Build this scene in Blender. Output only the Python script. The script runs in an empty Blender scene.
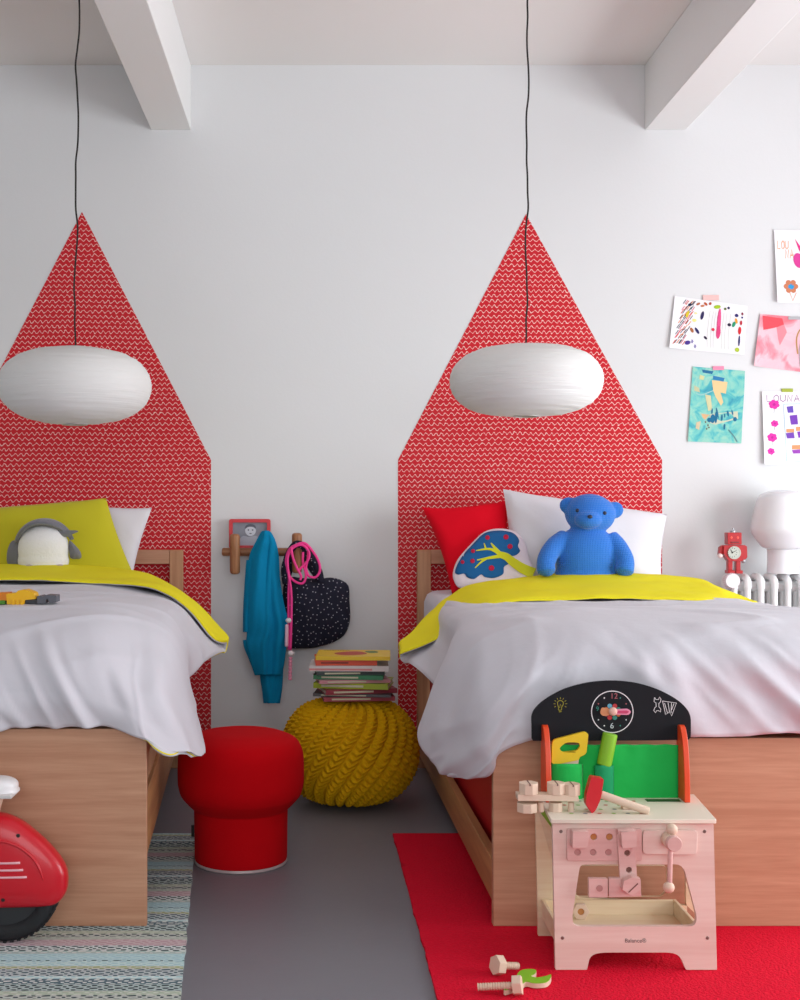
import bpy, math, random
from mathutils import Vector, Matrix, noise
from mathutils.geometry import tessellate_polygon
random.seed(7)
C = bpy.context.scene.collection
F = 1239.0; VX, VY, H, D = 320.0, 510.0, 1.10, 5.34   # focal length in pixels, vanishing point, eye height, distance to wall
def W(px, py, d):
    "world point seen at photo pixel px,py at distance d"
    return Vector(((px-VX)*d/F, d-D, H-(py-VY)*d/F))
def lin(c): return c/12.92 if c <= .04045 else ((c+.055)/1.055)**2.4
def hexc(h):
    h = h.lstrip('#'); return tuple(lin(int(h[i:i+2], 16)/255) for i in (0, 2, 4))+(1,)
MATS = {}
def mat(name, color, rough=.6, bump=0, bscale=60, metal=0, sheen=0, var=0, vscale=8, spec=.5, coat=0, trans=0):
    if name in MATS: return MATS[name]
    m = bpy.data.materials.new(name); m.use_nodes = True; N = m.node_tree.nodes; L = m.node_tree.links
    b = N['Principled BSDF']; b.inputs['Base Color'].default_value = hexc(color) if isinstance(color, str) else color
    b.inputs['Roughness'].default_value = rough; b.inputs['Metallic'].default_value = metal
    b.inputs['Specular IOR Level'].default_value = spec
    if sheen: b.inputs['Sheen Weight'].default_value = sheen; b.inputs['Sheen Roughness'].default_value = .4
    if coat: b.inputs['Coat Weight'].default_value = coat; b.inputs['Coat Roughness'].default_value = .1
    if trans:
        b.inputs['Subsurface Weight'].default_value = trans; b.inputs['Subsurface Radius'].default_value = (.05, .04, .035); b.inputs['Subsurface Scale'].default_value = .4
    tc = N.new('ShaderNodeTexCoord')
    if var:
        n = N.new('ShaderNodeTexNoise'); n.inputs['Scale'].default_value = vscale; n.inputs['Detail'].default_value = 4
        L.new(tc.outputs['Object'], n.inputs['Vector'])
        h = N.new('ShaderNodeMixRGB'); h.blend_type = 'MIX'
        c = b.inputs['Base Color'].default_value
        h.inputs[1].default_value = tuple(max(0, x*(1-var)) for x in c[:3])+(1,); h.inputs[2].default_value = tuple(min(1, x*(1+var)) for x in c[:3])+(1,)
        L.new(n.outputs['Fac'], h.inputs[0]); L.new(h.outputs[0], b.inputs['Base Color'])
    if bump:
        n = N.new('ShaderNodeTexNoise'); n.inputs['Scale'].default_value = bscale; n.inputs['Detail'].default_value = 3
        L.new(tc.outputs['Object'], n.inputs['Vector'])
        bp = N.new('ShaderNodeBump'); bp.inputs['Strength'].default_value = bump; bp.inputs['Distance'].default_value = .01
        L.new(n.outputs['Fac'], bp.inputs['Height']); L.new(bp.outputs[0], b.inputs['Normal'])
    MATS[name] = m; return m
def wood(name, c1, c2, axis='X', scale=1, rough=.5):
    if name in MATS: return MATS[name]
    m = bpy.data.materials.new(name); m.use_nodes = True; N = m.node_tree.nodes; L = m.node_tree.links
    b = N['Principled BSDF']; b.inputs['Roughness'].default_value = rough
    g = N.new('ShaderNodeNewGeometry'); mp = N.new('ShaderNodeMapping')
    sc = {'X': (1.2, 12, 22), 'Y': (12, 1.2, 22), 'Z': (22, 12, 1.2)}[axis]
    mp.inputs['Scale'].default_value = tuple(s*scale for s in sc)
    L.new(g.outputs['Position'], mp.inputs['Vector'])
    n = N.new('ShaderNodeTexNoise'); n.inputs['Scale'].default_value = 1; n.inputs['Detail'].default_value = 6; n.inputs['Distortion'].default_value = .6
    L.new(mp.outputs[0], n.inputs['Vector'])
    n2 = N.new('ShaderNodeTexNoise'); n2.inputs['Scale'].default_value = 6; n2.inputs['Detail'].default_value = 4
    L.new(mp.outputs[0], n2.inputs['Vector'])
    ad = N.new('ShaderNodeMath'); ad.operation = 'MULTIPLY_ADD'; ad.inputs[1].default_value = .35
    L.new(n2.outputs['Fac'], ad.inputs[0]); L.new(n.outputs['Fac'], ad.inputs[2])
    r = N.new('ShaderNodeValToRGB'); r.color_ramp.elements[0].position = .5; r.color_ramp.elements[1].position = .85
    r.color_ramp.elements[0].color = hexc(c1); r.color_ramp.elements[1].color = hexc(c2)
    L.new(ad.outputs[0], r.inputs[0]); L.new(r.outputs[0], b.inputs['Base Color'])
    MATS[name] = m; return m

class MB:
    def __init__(s): s.v = []; s.f = []; s.m = []; s.cm = 0
    def add(s, vs, fs, mi=None):
        o = len(s.v); s.v += [Vector(v) for v in vs]
        for f in fs: s.f.append([i+o for i in f]); s.m.append(s.cm if mi is None else mi)
        return s
    def box(s, a, b, rot=None, at=None, mi=None):
        vs = [Vector((x, y, z)) for x in (a[0], b[0]) for y in (a[1], b[1]) for z in (a[2], b[2])]
        if rot is not None: vs = [rot @ v for v in vs]
        if at is not None: vs = [v+Vector(at) for v in vs]
        return s.add(vs, [(0, 1, 3, 2), (4, 6, 7, 5), (0, 4, 5, 1), (2, 3, 7, 6), (0, 2, 6, 4), (1, 5, 7, 3)], mi)
    def tube(s, pts, r, n=10, mi=None, closed=False, caps=True):
        pts = [Vector(p) for p in pts]; k = len(pts); rs = r if isinstance(r, (list, tuple)) else [r]*k
        vs = []; prev = None
        for i, p in enumerate(pts):
            t = (pts[(i+1) % k]-pts[i-1]) if closed else (pts[min(i+1, k-1)]-pts[max(i-1, 0)])
            t.normalize()
            if prev is None:
                a = Vector((0, 0, 1)) if abs(t.z) < .9 else Vector((1, 0, 0)); u = t.cross(a).normalized()
            else:
                u = (prev-t*prev.dot(t)).normalized()
            prev = u; w = t.cross(u)
            for j in range(n):
                q = 2*math.pi*j/n; vs.append(p+(u*math.cos(q)+w*math.sin(q))*rs[i])
        fs = []
        for i in range(k if closed else k-1):
            for j in range(n):
                a = i*n+j; b = i*n+(j+1) % n; c = ((i+1) % k)*n+(j+1) % n; d = ((i+1) % k)*n+j
                fs.append((a, b, c, d))
        if caps and not closed:
            fs.append(tuple(range(n))[::-1]); fs.append(tuple((k-1)*n+j for j in range(n)))
        return s.add(vs, fs, mi)
    def capsule(s, a, b, r, n=16, mi=None, rnd=None):
        a = Vector(a); b = Vector(b); t = (b-a).normalized(); rnd = r if rnd is None else rnd
        Pa = []; Ra = []; Pb = []; Rb = []
        for i in range(6):
            q = math.pi/2*i/5; rr = max(.0005, r-rnd+rnd*math.sin(q))
            Pa.append(a+t*rnd*(1-math.cos(q))); Ra.append(rr); Pb.append(b-t*rnd*(1-math.cos(q))); Rb.append(rr)
        return s.tube(Pa+Pb[::-1], Ra+Rb[::-1], n, mi)
    def lathe(s, prof, at, n=48, mi=None, axis='Z', rot=None):
        vs = []; k = len(prof)
        for r, z in prof:
            for j in range(n):
                q = 2*math.pi*j/n; v = Vector((r*math.cos(q), r*math.sin(q), z))
                if axis == 'Y': v = Vector((v.x, v.z, v.y))
                if axis == 'X': v = Vector((v.z, v.x, v.y))
                if rot is not None: v = rot @ v
                vs.append(v+Vector(at))
        fs = [(i*n+j, i*n+(j+1) % n, (i+1)*n+(j+1) % n, (i+1)*n+j) for i in range(k-1) for j in range(n)]
        if prof[0][0] > .0006: fs.append(tuple(range(n))[::-1])
        if prof[-1][0] > .0006: fs.append(tuple((k-1)*n+j for j in range(n)))
        return s.add(vs, fs, mi)
    def ell(s, c, r, rot=None, nu=32, nv=16, mi=None, e=1.0):
        vs = []; c = Vector(c)
        for i in range(nv+1):
            p = math.pi*i/nv
            for j in range(nu):
                q = 2*math.pi*j/nu
                def pw(x): return math.copysign(abs(x)**e, x)
                v = Vector((r[0]*pw(math.sin(p))*pw(math.cos(q)), r[1]*pw(math.sin(p))*pw(math.sin(q)), r[2]*pw(math.cos(p))))
                if rot is not None: v = rot @ v
                vs.append(c+v)
        fs = [(i*nu+j, (i+1)*nu+j, (i+1)*nu+(j+1) % nu, i*nu+(j+1) % nu) for i in range(nv) for j in range(nu)]
        return s.add(vs, fs, mi)
    def prism(s, outs, fn, thick, mi=None):
        "outs: outer outline + holes in 2D; fn(x,y,t) gives the 3D point, t in 0..thick"
        flat = [p for o in outs for p in o]; n = len(flat)
        tri = tessellate_polygon([[Vector((p[0], p[1], 0)) for p in o] for o in outs])
        vs = [fn(p[0], p[1], 0) for p in flat]+[fn(p[0], p[1], thick) for p in flat]
        fs = [tuple(t) for t in tri]+[tuple(i+n for i in t)[::-1] for t in tri]
        o = 0
        for l in outs:
            k = len(l)
            for i in range(k): a = o+i; b = o+(i+1) % k; fs.append((a, b, b+n, a+n))
            o += k
        return s.add(vs, fs, mi)
    def grid(s, fn, nu, nv, mi=None, cu=False):
        vs = [fn(i/nu, j/nv) for j in range(nv+1) for i in range(nu if cu else nu+1)]
        w = nu if cu else nu+1
        fs = [(j*w+i, j*w+(i+1) % w, (j+1)*w+(i+1) % w, (j+1)*w+i) for j in range(nv) for i in range(nu)]
        return s.add(vs, fs, mi)
    def inflate(s, outline, fn, depth, rings=10, e=.5, mi=None, back=1.0):
        "rounded cushion from a star shaped outline; fn(x,y,t)->3D, t signed offset towards the viewer"
        k = len(outline); cx = sum(p[0] for p in outline)/k; cy = sum(p[1] for p in outline)/k
        for sg in (1, -1):
            vs = [fn(cx, cy, sg*depth*(back if sg < 0 else 1))]; 
            for i in range(1, rings+1):
                t = math.sin(math.pi/2*i/rings)
                hh = (max(0, 1-t**2.2))**e
                for p in outline: vs.append(fn(cx+(p[0]-cx)*t, cy+(p[1]-cy)*t, sg*hh*depth*(back if sg < 0 else 1)))
            fs = [(0, 1+j, 1+(j+1) % k) for j in range(k)]
            for i in range(rings-1):
                for j in range(k):
                    a = 1+i*k+j; b = 1+i*k+(j+1) % k; fs.append((a, a+k, b+k, b))
            if sg < 0: fs = [f[::-1] for f in fs]
            s.add(vs, fs, mi)
        return s
    def bbox(s):
        return [min(v[i] for v in s.v) for i in range(3)], [max(v[i] for v in s.v) for i in range(3)]
    def build(s, name, mats, parent=None, bevel=0, smooth=35, weld=True, subs=0, flip=False, seg=2):
        if not isinstance(mats, (list, tuple)): mats = [mats]
        if parent is not None:
            r = parent; off = Vector()
            while r is not None: off += Vector(r.location); r = r.parent
        else:
            a, b = s.bbox(); off = Vector(((a[0]+b[0])/2, (a[1]+b[1])/2, a[2]))
        me = bpy.data.meshes.new(name); me.from_pydata([v-off for v in s.v], [], s.f); me.update()
        for m_ in mats: me.materials.append(m_)
        me.polygons.foreach_set('material_index', s.m)
        import bmesh
        bm = bmesh.new(); bm.from_mesh(me)
        if weld: bmesh.ops.remove_doubles(bm, verts=bm.verts, dist=1e-5)
        bmesh.ops.recalc_face_normals(bm, faces=bm.faces)
        if flip: bmesh.ops.reverse_faces(bm, faces=bm.faces)
        bm.to_mesh(me); bm.free()
        if smooth: 
            me.polygons.foreach_set('use_smooth', [True]*len(me.polygons)); me.set_sharp_from_angle(angle=math.radians(smooth))
        o = bpy.data.objects.new(name, me); C.objects.link(o)
        if parent is not None: o.parent = parent
        else: o.location = off
        if bevel:
            md = o.modifiers.new('bevel', 'BEVEL'); md.width = bevel; md.segments = seg; md.limit_method = 'ANGLE'; md.angle_limit = math.radians(40)
        if subs:
            md = o.modifiers.new('subs', 'SUBSURF'); md.levels = subs; md.render_levels = subs
        return o
def tag(o, label, cat, group=None, kind=None):
    if label: o['label'] = label
    if cat: o['category'] = cat
    if group: o['group'] = group
    if kind: o['kind'] = kind
    return o
def thing(name, loc, label, cat, group=None):
    o = bpy.data.objects.new(name, None); C.objects.link(o); o.location = loc; o.empty_display_size = .05
    return tag(o, label, cat, group)
def struct(name, mb, m, **k):
    o = mb.build(name, m, **k); o['kind'] = 'structure'; return o
def circ(cx, cy, r, n=24, a0=0, a1=2*math.pi, ry=None):
    full = abs(a1-a0-2*math.pi) < 1e-6
    return [(cx+r*math.cos(a0+(a1-a0)*i/(n if full else n-1)), cy+(ry or r)*math.sin(a0+(a1-a0)*i/(n if full else n-1))) for i in range(n)]
def rrect(x0, y0, x1, y1, r, n=5):
    o = []
    for cx, cy, a in ((x1-r, y1-r, 0), (x0+r, y1-r, 90), (x0+r, y0+r, 180), (x1-r, y0+r, 270)):
        for i in range(n): q = math.radians(a+90*i/(n-1)); o.append((cx+r*math.cos(q), cy+r*math.sin(q)))
    return o
def roundpoly(pts, r, n=5):
    "round the corners of a polygon"
    o = []; k = len(pts)
    for i in range(k):
        p = Vector(pts[i]); a = Vector(pts[i-1]); b = Vector(pts[(i+1) % k])
        rr = r[i] if isinstance(r, (list, tuple)) else r
        ra = min(rr, (a-p).length*.49); rb = min(rr, (b-p).length*.49)
        A = p+(a-p).normalized()*ra; B = p+(b-p).normalized()*rb
        for j in range(n):
            t = j/(n-1); o.append(tuple(A*(1-t)**2+p*2*t*(1-t)+B*t*t))
    return o
def smooth_loop(pts, n=6):
    o = []; k = len(pts)
    for i in range(k):
        p0, p1, p2, p3 = (Vector(pts[(i+j-1) % k]) for j in range(4))
        for j in range(n):
            t = j/n; o.append(tuple(.5*((2*p1)+(p2-p0)*t+(2*p0-5*p1+4*p2-p3)*t*t+(3*p1-p0-3*p2+p3)*t**3)))
    return o
def smooth_path(pts, n=8):
    pts = [Vector(p) for p in pts]; k = len(pts); o = []
    for i in range(k-1):
        p0 = pts[max(i-1, 0)]; p1 = pts[i]; p2 = pts[i+1]; p3 = pts[min(i+2, k-1)]
        for j in range(n):
            t = j/n; o.append(.5*((2*p1)+(p2-p0)*t+(2*p0-5*p1+4*p2-p3)*t*t+(3*p1-p0-3*p2+p3)*t**3))
    return o+[pts[-1]]
def cr(p0, p1, p2, p3, t): return .5*((2*p1)+(p2-p0)*t+(2*p0-5*p1+4*p2-p3)*t*t+(3*p1-p0-3*p2+p3)*t**3)
def net(P):
    R = len(P); K = len(P[0]); P = [[Vector(p) for p in r] for r in P]
    def fn(u, v):
        x = u*(K-1); y = v*(R-1); i = min(int(x), K-2); j = min(int(y), R-2); tx = x-i; ty = y-j
        rows = []
        for jj in range(j-1, j+3):
            r = P[min(max(jj, 0), R-1)]
            rows.append(cr(r[max(i-1, 0)], r[i], r[i+1], r[min(i+2, K-1)], tx))
        return cr(rows[0], rows[1], rows[2], rows[3], ty)
    return fn
def text_mb(mb, txt, size, fn, mi=0):
    "flat raised lettering: glyph outlines tessellated through a font curve"
    cu = bpy.data.curves.new('t', 'FONT'); cu.body = txt; cu.size = size; cu.align_x = 'CENTER'; cu.align_y = 'CENTER'
    ob = bpy.data.objects.new('t', cu); C.objects.link(ob)
    dg = bpy.context.evaluated_depsgraph_get(); me = bpy.data.meshes.new_from_object(ob.evaluated_get(dg))
    mb.add([fn(v.co.x, v.co.y, 0) for v in me.vertices], [tuple(p.vertices) for p in me.polygons], mi)
    bpy.data.objects.remove(ob); bpy.data.curves.remove(cu); bpy.data.meshes.remove(me)
# ------------------------------------------------------------------ materials of the room
M_WALL = mat('wall_paint', '#e6e6e7', .85, bump=.04, bscale=90)
M_CEIL = mat('ceiling_paint', '#f1edeb', .9)
M_BEAM = mat('beam_paint', '#f0efee', .8)
M_FLOOR = mat('grey_painted_floor', '#7b7b82', .45, bump=.05, bscale=30, var=.06, vscale=5)
OAK = wood('oak_x', '#bb8768', '#cc9b7c', 'X', 1.7); OAKY = wood('oak_y', '#b07a50', '#c9955f', 'Y'); OAKZ = wood('oak_z', '#b57f5a', '#cf9d75', 'Z')
def wallpaper_mat():
    m = bpy.data.materials.new('red_zigzag_paper'); m.use_nodes = True; N = m.node_tree.nodes; L = m.node_tree.links
    b = N['Principled BSDF']; b.inputs['Roughness'].default_value = .75
    g = N.new('ShaderNodeNewGeometry'); sp = N.new('ShaderNodeSeparateXYZ'); L.new(g.outputs['Position'], sp.inputs[0])
    def mth(op, a, bb=None, c=None):
        n = N.new('ShaderNodeMath'); n.operation = op
        for i, x in enumerate((a, bb, c)):
            if x is None: continue
            if isinstance(x, (int, float)): n.inputs[i].default_value = x
            else: L.new(x, n.inputs[i])
        return n.outputs[0]
    n1 = N.new('ShaderNodeTexNoise'); n1.inputs['Scale'].default_value = 2.2; L.new(g.outputs['Position'], n1.inputs['Vector'])
    n2 = N.new('ShaderNodeTexNoise'); n2.inputs['Scale'].default_value = 60; L.new(g.outputs['Position'], n2.inputs['Vector'])
    zz = mth('MULTIPLY_ADD', n1.outputs['Fac'], .03, sp.outputs['Z'])
    row = mth('DIVIDE', zz, .0220)
    rid = mth('FLOOR', row); fr = mth('SUBTRACT', mth('SUBTRACT', row, rid), .5)
    wn = N.new('ShaderNodeTexWhiteNoise'); wn.noise_dimensions = '1D'; L.new(rid, wn.inputs['W'])
    ph = mth('MULTIPLY', wn.outputs['Value'], 6.28)
    x = mth('MULTIPLY_ADD', n2.outputs['Fac'], .016, sp.outputs['X'])
    per = mth('MULTIPLY_ADD', wn.outputs['Value'], 70, 225)
    s = mth('SINE', mth('MULTIPLY_ADD', x, per, ph))
    dist = mth('ABSOLUTE', mth('SUBTRACT', fr, mth('MULTIPLY', s, mth('MULTIPLY_ADD', n2.outputs['Fac'], .30, .10))))
    thr = mth('MULTIPLY_ADD', n2.outputs['Fac'], .11, .012)
    msk = N.new('ShaderNodeMapRange'); L.new(mth('SUBTRACT', dist, thr), msk.inputs[0]); msk.inputs[1].default_value = .03; msk.inputs[2].default_value = -.03
    mx = N.new('ShaderNodeMixRGB'); L.new(msk.outputs[0], mx.inputs[0]); mx.inputs[1].default_value = hexc('#d2081f'); mx.inputs[2].default_value = hexc('#f8dcd6')
    L.new(mx.outputs[0], b.inputs['Base Color']); return m
M_WP = wallpaper_mat()
# ------------------------------------------------------------------ room shell
XL, XR, YF, ZC = -3.0, 3.6, -7.2, 3.018
struct('wall_back', MB().box((XL-.1, 0, 0), (XR+.1, .12, ZC)), M_WALL)
struct('floor', MB().box((XL-.1, YF-.1, -.1), (XR+.1, .12, 0)), M_FLOOR)
struct('ceiling', MB().box((XL-.1, YF-.1, ZC), (XR+.1, .12, ZC+.1)), M_CEIL)
struct('wall_left', MB().box((XL-.1, YF, 0), (XL, 0, ZC)), M_WALL)
WR = [(-4.1, .25), (-1.05, .25), (-1.05, 2.0), (-4.1, 2.0)]
struct('wall_right', MB().prism([[(YF, 0), (0, 0), (0, ZC), (YF, ZC)], WR[::-1]], lambda y, z, t: (XR+t, y, z), .1), M_WALL)
WF = [(-1.4, .9), (2.4, .9), (2.4, 2.5), (-1.4, 2.5)]
struct('wall_front', MB().prism([[(XL, 0), (XR, 0), (XR, ZC), (XL, ZC)], WF[::-1]], lambda x, z, t: (x, YF-t, z), .1), M_WALL)
m_ = MB()
for y0, y1, z0, z1 in ((-4.1, -4.05, .25, 2), (-1.1, -1.05, .25, 2), (-4.05, -1.1, .25, .3), (-4.05, -1.1, 1.95, 2), (-2.60, -2.55, .3, 1.95)):
    m_.box((XR+.02, y0, z0), (XR+.07, y1, z1))
struct('window_1', m_, mat('window_paint', '#f2f2f2', .5))
m_ = MB()
for x0, x1, z0, z1 in ((-1.4, -1.35, .9, 2.5), (2.35, 2.4, .9, 2.5), (-1.35, 2.35, .9, .95), (-1.35, 2.35, 2.45, 2.5), (.48, .53, .95, 2.45)):
    m_.box((x0, YF-.07, z0), (x1, YF-.02, z1))
struct('window_2', m_, MATS['window_paint'])
struct('trim_1', MB().box((-.728, YF, 2.738), (-.556, 0, ZC)), M_BEAM, bevel=.003)
struct('trim_2', MB().box((1.40, YF, 2.738), (1.575, 0, ZC)), M_BEAM, bevel=.003)
# ------------------------------------------------------------------ house shaped paper on the wall
def house(apex, xl, xr, ysh, label):
    a = W(*apex, D); l = W(xl, ysh, D); r = W(xr, ysh, D)
    mb = MB().prism([[(l.x, .002), (r.x, .002), (r.x, r.z), (a.x, a.z), (l.x, l.z)]], lambda x, z, t: (x, -.0002-t, z), .0015)
    tag(mb.build('wallpaper_panel', M_WP, smooth=0), label, 'wallpaper', 'red house shaped wallpaper panels')
house((82, 212), -47, 211, 460, 'red zigzag wallpaper panel cut like a house behind the bed with the toy penguin')
house((526, 214), 398, 662, 460, 'red zigzag wallpaper panel cut like a house behind the bed with the blue bear')
# ------------------------------------------------------------------ rugs
def rug_mat(name, stripes, per, weave=(150, 330), y0=0):
    m = bpy.data.materials.new(name); m.use_nodes = True; N = m.node_tree.nodes; L = m.node_tree.links
    b = N['Principled BSDF']; b.inputs['Roughness'].default_value = .95
    g = N.new('ShaderNodeNewGeometry'); sp = N.new('ShaderNodeSeparateXYZ'); L.new(g.outputs['Position'], sp.inputs[0])
    def mth(op, a, bb=None, c=None):
        n = N.new('ShaderNodeMath'); n.operation = op
        for i, x in enumerate((a, bb, c)):
            if x is None: continue
            if isinstance(x, (int, float)): n.inputs[i].default_value = x
            else: L.new(x, n.inputs[i])
        return n.outputs[0]
    nz = N.new('ShaderNodeTexNoise'); nz.inputs['Scale'].default_value = 30; L.new(g.outputs['Position'], nz.inputs['Vector'])
    yy = mth('MULTIPLY_ADD', nz.outputs['Fac'], .006, mth('ADD', sp.outputs['Y'], 10+y0))
    f = mth('FRACT', mth('DIVIDE', yy, per))
    # base stripes and a second ramp for the knots, chosen by a weave of small dots
    def ramp(k):
        r = N.new('ShaderNodeValToRGB'); r.color_ramp.interpolation = 'CONSTANT'; e = r.color_ramp.elements
        while len(e) < len(stripes): e.new(.5)
        for i, s in enumerate(stripes): e[i].position = s[0]; e[i].color = hexc(s[k])
        L.new(f, r.inputs[0]); return r.outputs[0]
    a = ramp(1); c = ramp(2)
    zig = mth('MULTIPLY', mth('SINE', mth('MULTIPLY_ADD', sp.outputs['X'], weave[0], mth('MULTIPLY', nz.outputs['Fac'], 9))), mth('SINE', mth('MULTIPLY_ADD', sp.outputs['Y'], weave[1], mth('MULTIPLY', nz.outputs['Fac'], 3))))
    k = N.new('ShaderNodeMapRange'); L.new(zig, k.inputs[0]); k.inputs[1].default_value = -.35; k.inputs[2].default_value = .0
    mx = N.new('ShaderNodeMixRGB'); L.new(k.outputs[0], mx.inputs[0]); L.new(a, mx.inputs[1]); L.new(c, mx.inputs[2])
    L.new(mx.outputs[0], b.inputs['Base Color'])
    bp = N.new('ShaderNodeBump'); bp.inputs['Strength'].default_value = .5; bp.inputs['Distance'].default_value = .004
    L.new(zig, bp.inputs['Height']); L.new(bp.outputs[0], b.inputs['Normal']); return m
ST = [(0, '#c9a9b0', '#d8c3c8'), (.11, '#2b4a4b', '#dfe8e6'), (.20, '#dfe6e2', '#b7cfcb'), (.25, '#b4dbe2', '#c8e8ea'), (.36, '#3d6468', '#bfe0e4'), (.38, '#b8dde2', '#d2ecea'), (.46, '#a8b77c', '#d3d6c2'),
      (.50, '#44606a', '#c4cfd0'), (.62, '#b4dbe0', '#e0f0ee'), (.66, '#dfe6e2', '#56707a'), (.74, '#24393c', '#b9cbc9'), (.84, '#d5dbcf', '#b9c8b4'), (.90, '#2f4448', '#c8cfc8'), (.95, '#cfd7cc', '#bfc9be')]
ST = [(1-(ST[i+1][0] if i+1 < len(ST) else 1), ST[i][1], ST[i][2]) for i in range(len(ST))][::-1]
ST = sorted(ST); ST[0] = (0,)+ST[0][1:]
M_RUG = rug_mat('striped_woven_rug', ST, .40, (230, 360), y0=-.01+.2)
def rug(edge_right, y_top, x_far, y_near, m, name, label, cat, side=1, amp=.003):
    # edge: world x at far and near end; the rug runs from there away to x_far
    mb = MB(); n = 60; T = .009
    def fn(u, v):
        y = y_top+(y_near-y_top)*v; xe = edge_right[0]+(edge_right[1]-edge_right[0])*v+amp*noise.noise(Vector((0, y*14, side)))*2
        x = xe+(x_far-xe)*u; return x, y
    vs = []; 
    mb.grid(lambda u, v: Vector((*fn(u, v), T+.0012*noise.noise(Vector((fn(u, v)[0]*5, fn(u, v)[1]*5, 2))))), 60, n)
    mb.grid(lambda u, v: Vector((*fn(u, v), .0005)), 60, n)
    mb.grid(lambda u, v: Vector((*fn(0, v), .0005+(T-.0005)*u)), 1, n); mb.grid(lambda u, v: Vector((*fn(1, v), .0005+(T-.0005)*u)), 1, n)
    mb.grid(lambda u, v: Vector((*fn(v, 0), .0005+(T-.0005)*u)), 1, 60); mb.grid(lambda u, v: Vector((*fn(v, 1), .0005+(T-.0005)*u)), 1, 60)
    tag(mb.build(name, m, smooth=50), label, cat)
a = W(196, 836, H*F/(836-VY)); b = W(181, 1000, H*F/490)
sl = (b.x-a.x)/(b.y-a.y); yn = -3.6
rug((a.x, a.x+sl*(yn-a.y)), a.y, -1.75, yn, M_RUG, 'rug', 'striped woven rug in pale blue, pink and dark green under the left bed', 'rug')
a = W(393, 836, H*F/(836-VY)); b = W(437, 1000, H*F/490); sl = (b.x-a.x)/(b.y-a.y)
M_RED = mat('red_rug', '#e0052e', .95, bump=.6, bscale=160, var=.1, vscale=90, spec=.2)
rug((a.x, a.x+sl*(yn-a.y)), a.y, 2.3, yn, M_RED, 'rug', 'plain red woven rug under the toy workbench and right bed', 'rug', 2)
# ------------------------------------------------------------------ beds
M_SHEET = mat('sheet_white', '#dcdae2', .9, bump=.1, bscale=40)
def bed(side, foot, head, width, label, lowrail, red, fz=.515):
    "side=+1: bed extends to +x from its visible edge; foot/head = x of the visible edge"
    yf, yh = -2.094, -.03; root = thing('bed', ((foot+head)/2+side*width/2, (yf+yh)/2, 0), label, 'bed', 'wooden single beds')
    sh = (head-foot)/(yh-yf)
    def X(u, y): return foot+side*u+sh*(y-yf)
    def bx(u0, u1, y0, y1, z0, z1, mb=None):
        mb = mb or MB()
        vs = [(X(u, y), y, z) for u in (u0, u1) for y in (y0, y1) for z in (z0, z1)]
        return mb.add(vs, [(0, 1, 3, 2), (4, 6, 7, 5), (0, 4, 5, 1), (2, 3, 7, 6), (0, 2, 6, 4), (1, 5, 7, 3)])
    fb = MB(); dy = .008
    bx(0, width, yf, yf+.028, 0.0095, fz, fb); fb.build('footboard', OAK, root, bevel=.002)
    # headboard: two posts and a top rail
    bx(0, .058, yh-.035, yh, 0, .93).build('headboard_post', OAKZ, root, bevel=.003)
    bx(width-.058, width, yh-.035, yh, 0, .93).build('headboard_post', OAKZ, root, bevel=.003)
    bx(.058, width-.058, yh-.033, yh-.002, .87, .93).build('headboard_rail', OAK, root, bevel=.003)
    for u0 in (0.004, width-.028):
        bx(u0, u0+.024, yf+.028, yh-.035, .44, .51).build('side_rail', OAKY, root, bevel=.002)
        bx(u0, u0+.026, yf+.028, yh-.035, lowrail[0], lowrail[1]).build('lower_rail', OAKY, root, bevel=.002)
    # slatted base that carries the mattress
    bx(.03, width-.03, yf+.03, yh-.05, .47, .495).build('bed_base', OAKY, root)
    if red:
        dr = bx(.05, .068, yf+.05, yh-.06, .03, .435).build('drawer_front', mat('red_lacquer', '#c4101c', .5), root, bevel=.002)
        dr['label'] = 'red panel of the underbed drawer'
        y = yf+.16; z = .34; hb = MB().lathe([(.001, 0), (.03, 0), (.03, .004), (.001, .004)], (X(.05, y)-.002, y, z), axis='X', n=32)
        hb.build('finger_hole', mat('hole_dark', '#240406', .8), dr)
        bx(.07, width-.07, yf+.05, yh-.06, .03, .05).build('drawer_bottom', OAKY, root)
    else:
        k = 0; y = yf+.05; n = 0
        while y < yh-.06 and n < 100:
            bx(.014, .028, y, y+.024, lowrail[0]+.02, .45).build('slat', OAKZ, root, bevel=.001); y += .048; n += 1
    # mattress
    return X, yf, yh
XRb, yf, yh = bed(1, .454, .414, 1.035, 'oak bed with a red underbed drawer, behind the toy workbench', (.062, .170), True, .503)
XLb, _, _ = bed(-1, -.454, -.585, 1.06, 'oak bed with slatted side behind the red ride-on scooter', (.178, .345), False, .527)
def mattress(X, z1, label):
    def fn(p): return p
    mb = MB(); out = rrect(.018, yf+.25, 1.02, yh-.04, .09, 8)
    zs = [(0, .497, .94), (.0, .51, 1), (0, z1-.05, 1), (.012, z1-.018, .985), (.03, z1-.004, .965), (.06, z1, .93)]
    k = len(out); vs = []; cx = .53; cy = (yf+yh)/2
    for ins, z, _ in zs:
        for (u, y) in out:
            uu = u+(ins if u < cx else -ins); y2 = y+(ins if y < cy else -ins)
            vs.append((X(uu, y2), y2, z))
    fs = [(i*k+j, i*k+(j+1) % k, (i+1)*k+(j+1) % k, (i+1)*k+j) for i in range(len(zs)-1) for j in range(k)]
    fs.append(tuple(range(k))); fs.append(tuple((len(zs)-1)*k+j for j in range(k)))
    tag(mb.add(vs, fs).build('mattress', M_SHEET, bevel=0, smooth=60), label, 'mattress')
mattress(XRb, .765, 'mattress in a white fitted sheet on the bed with the blue bear')
mattress(XLb, .775, 'mattress in a pale fitted sheet on the bed with the toy penguin')
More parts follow.
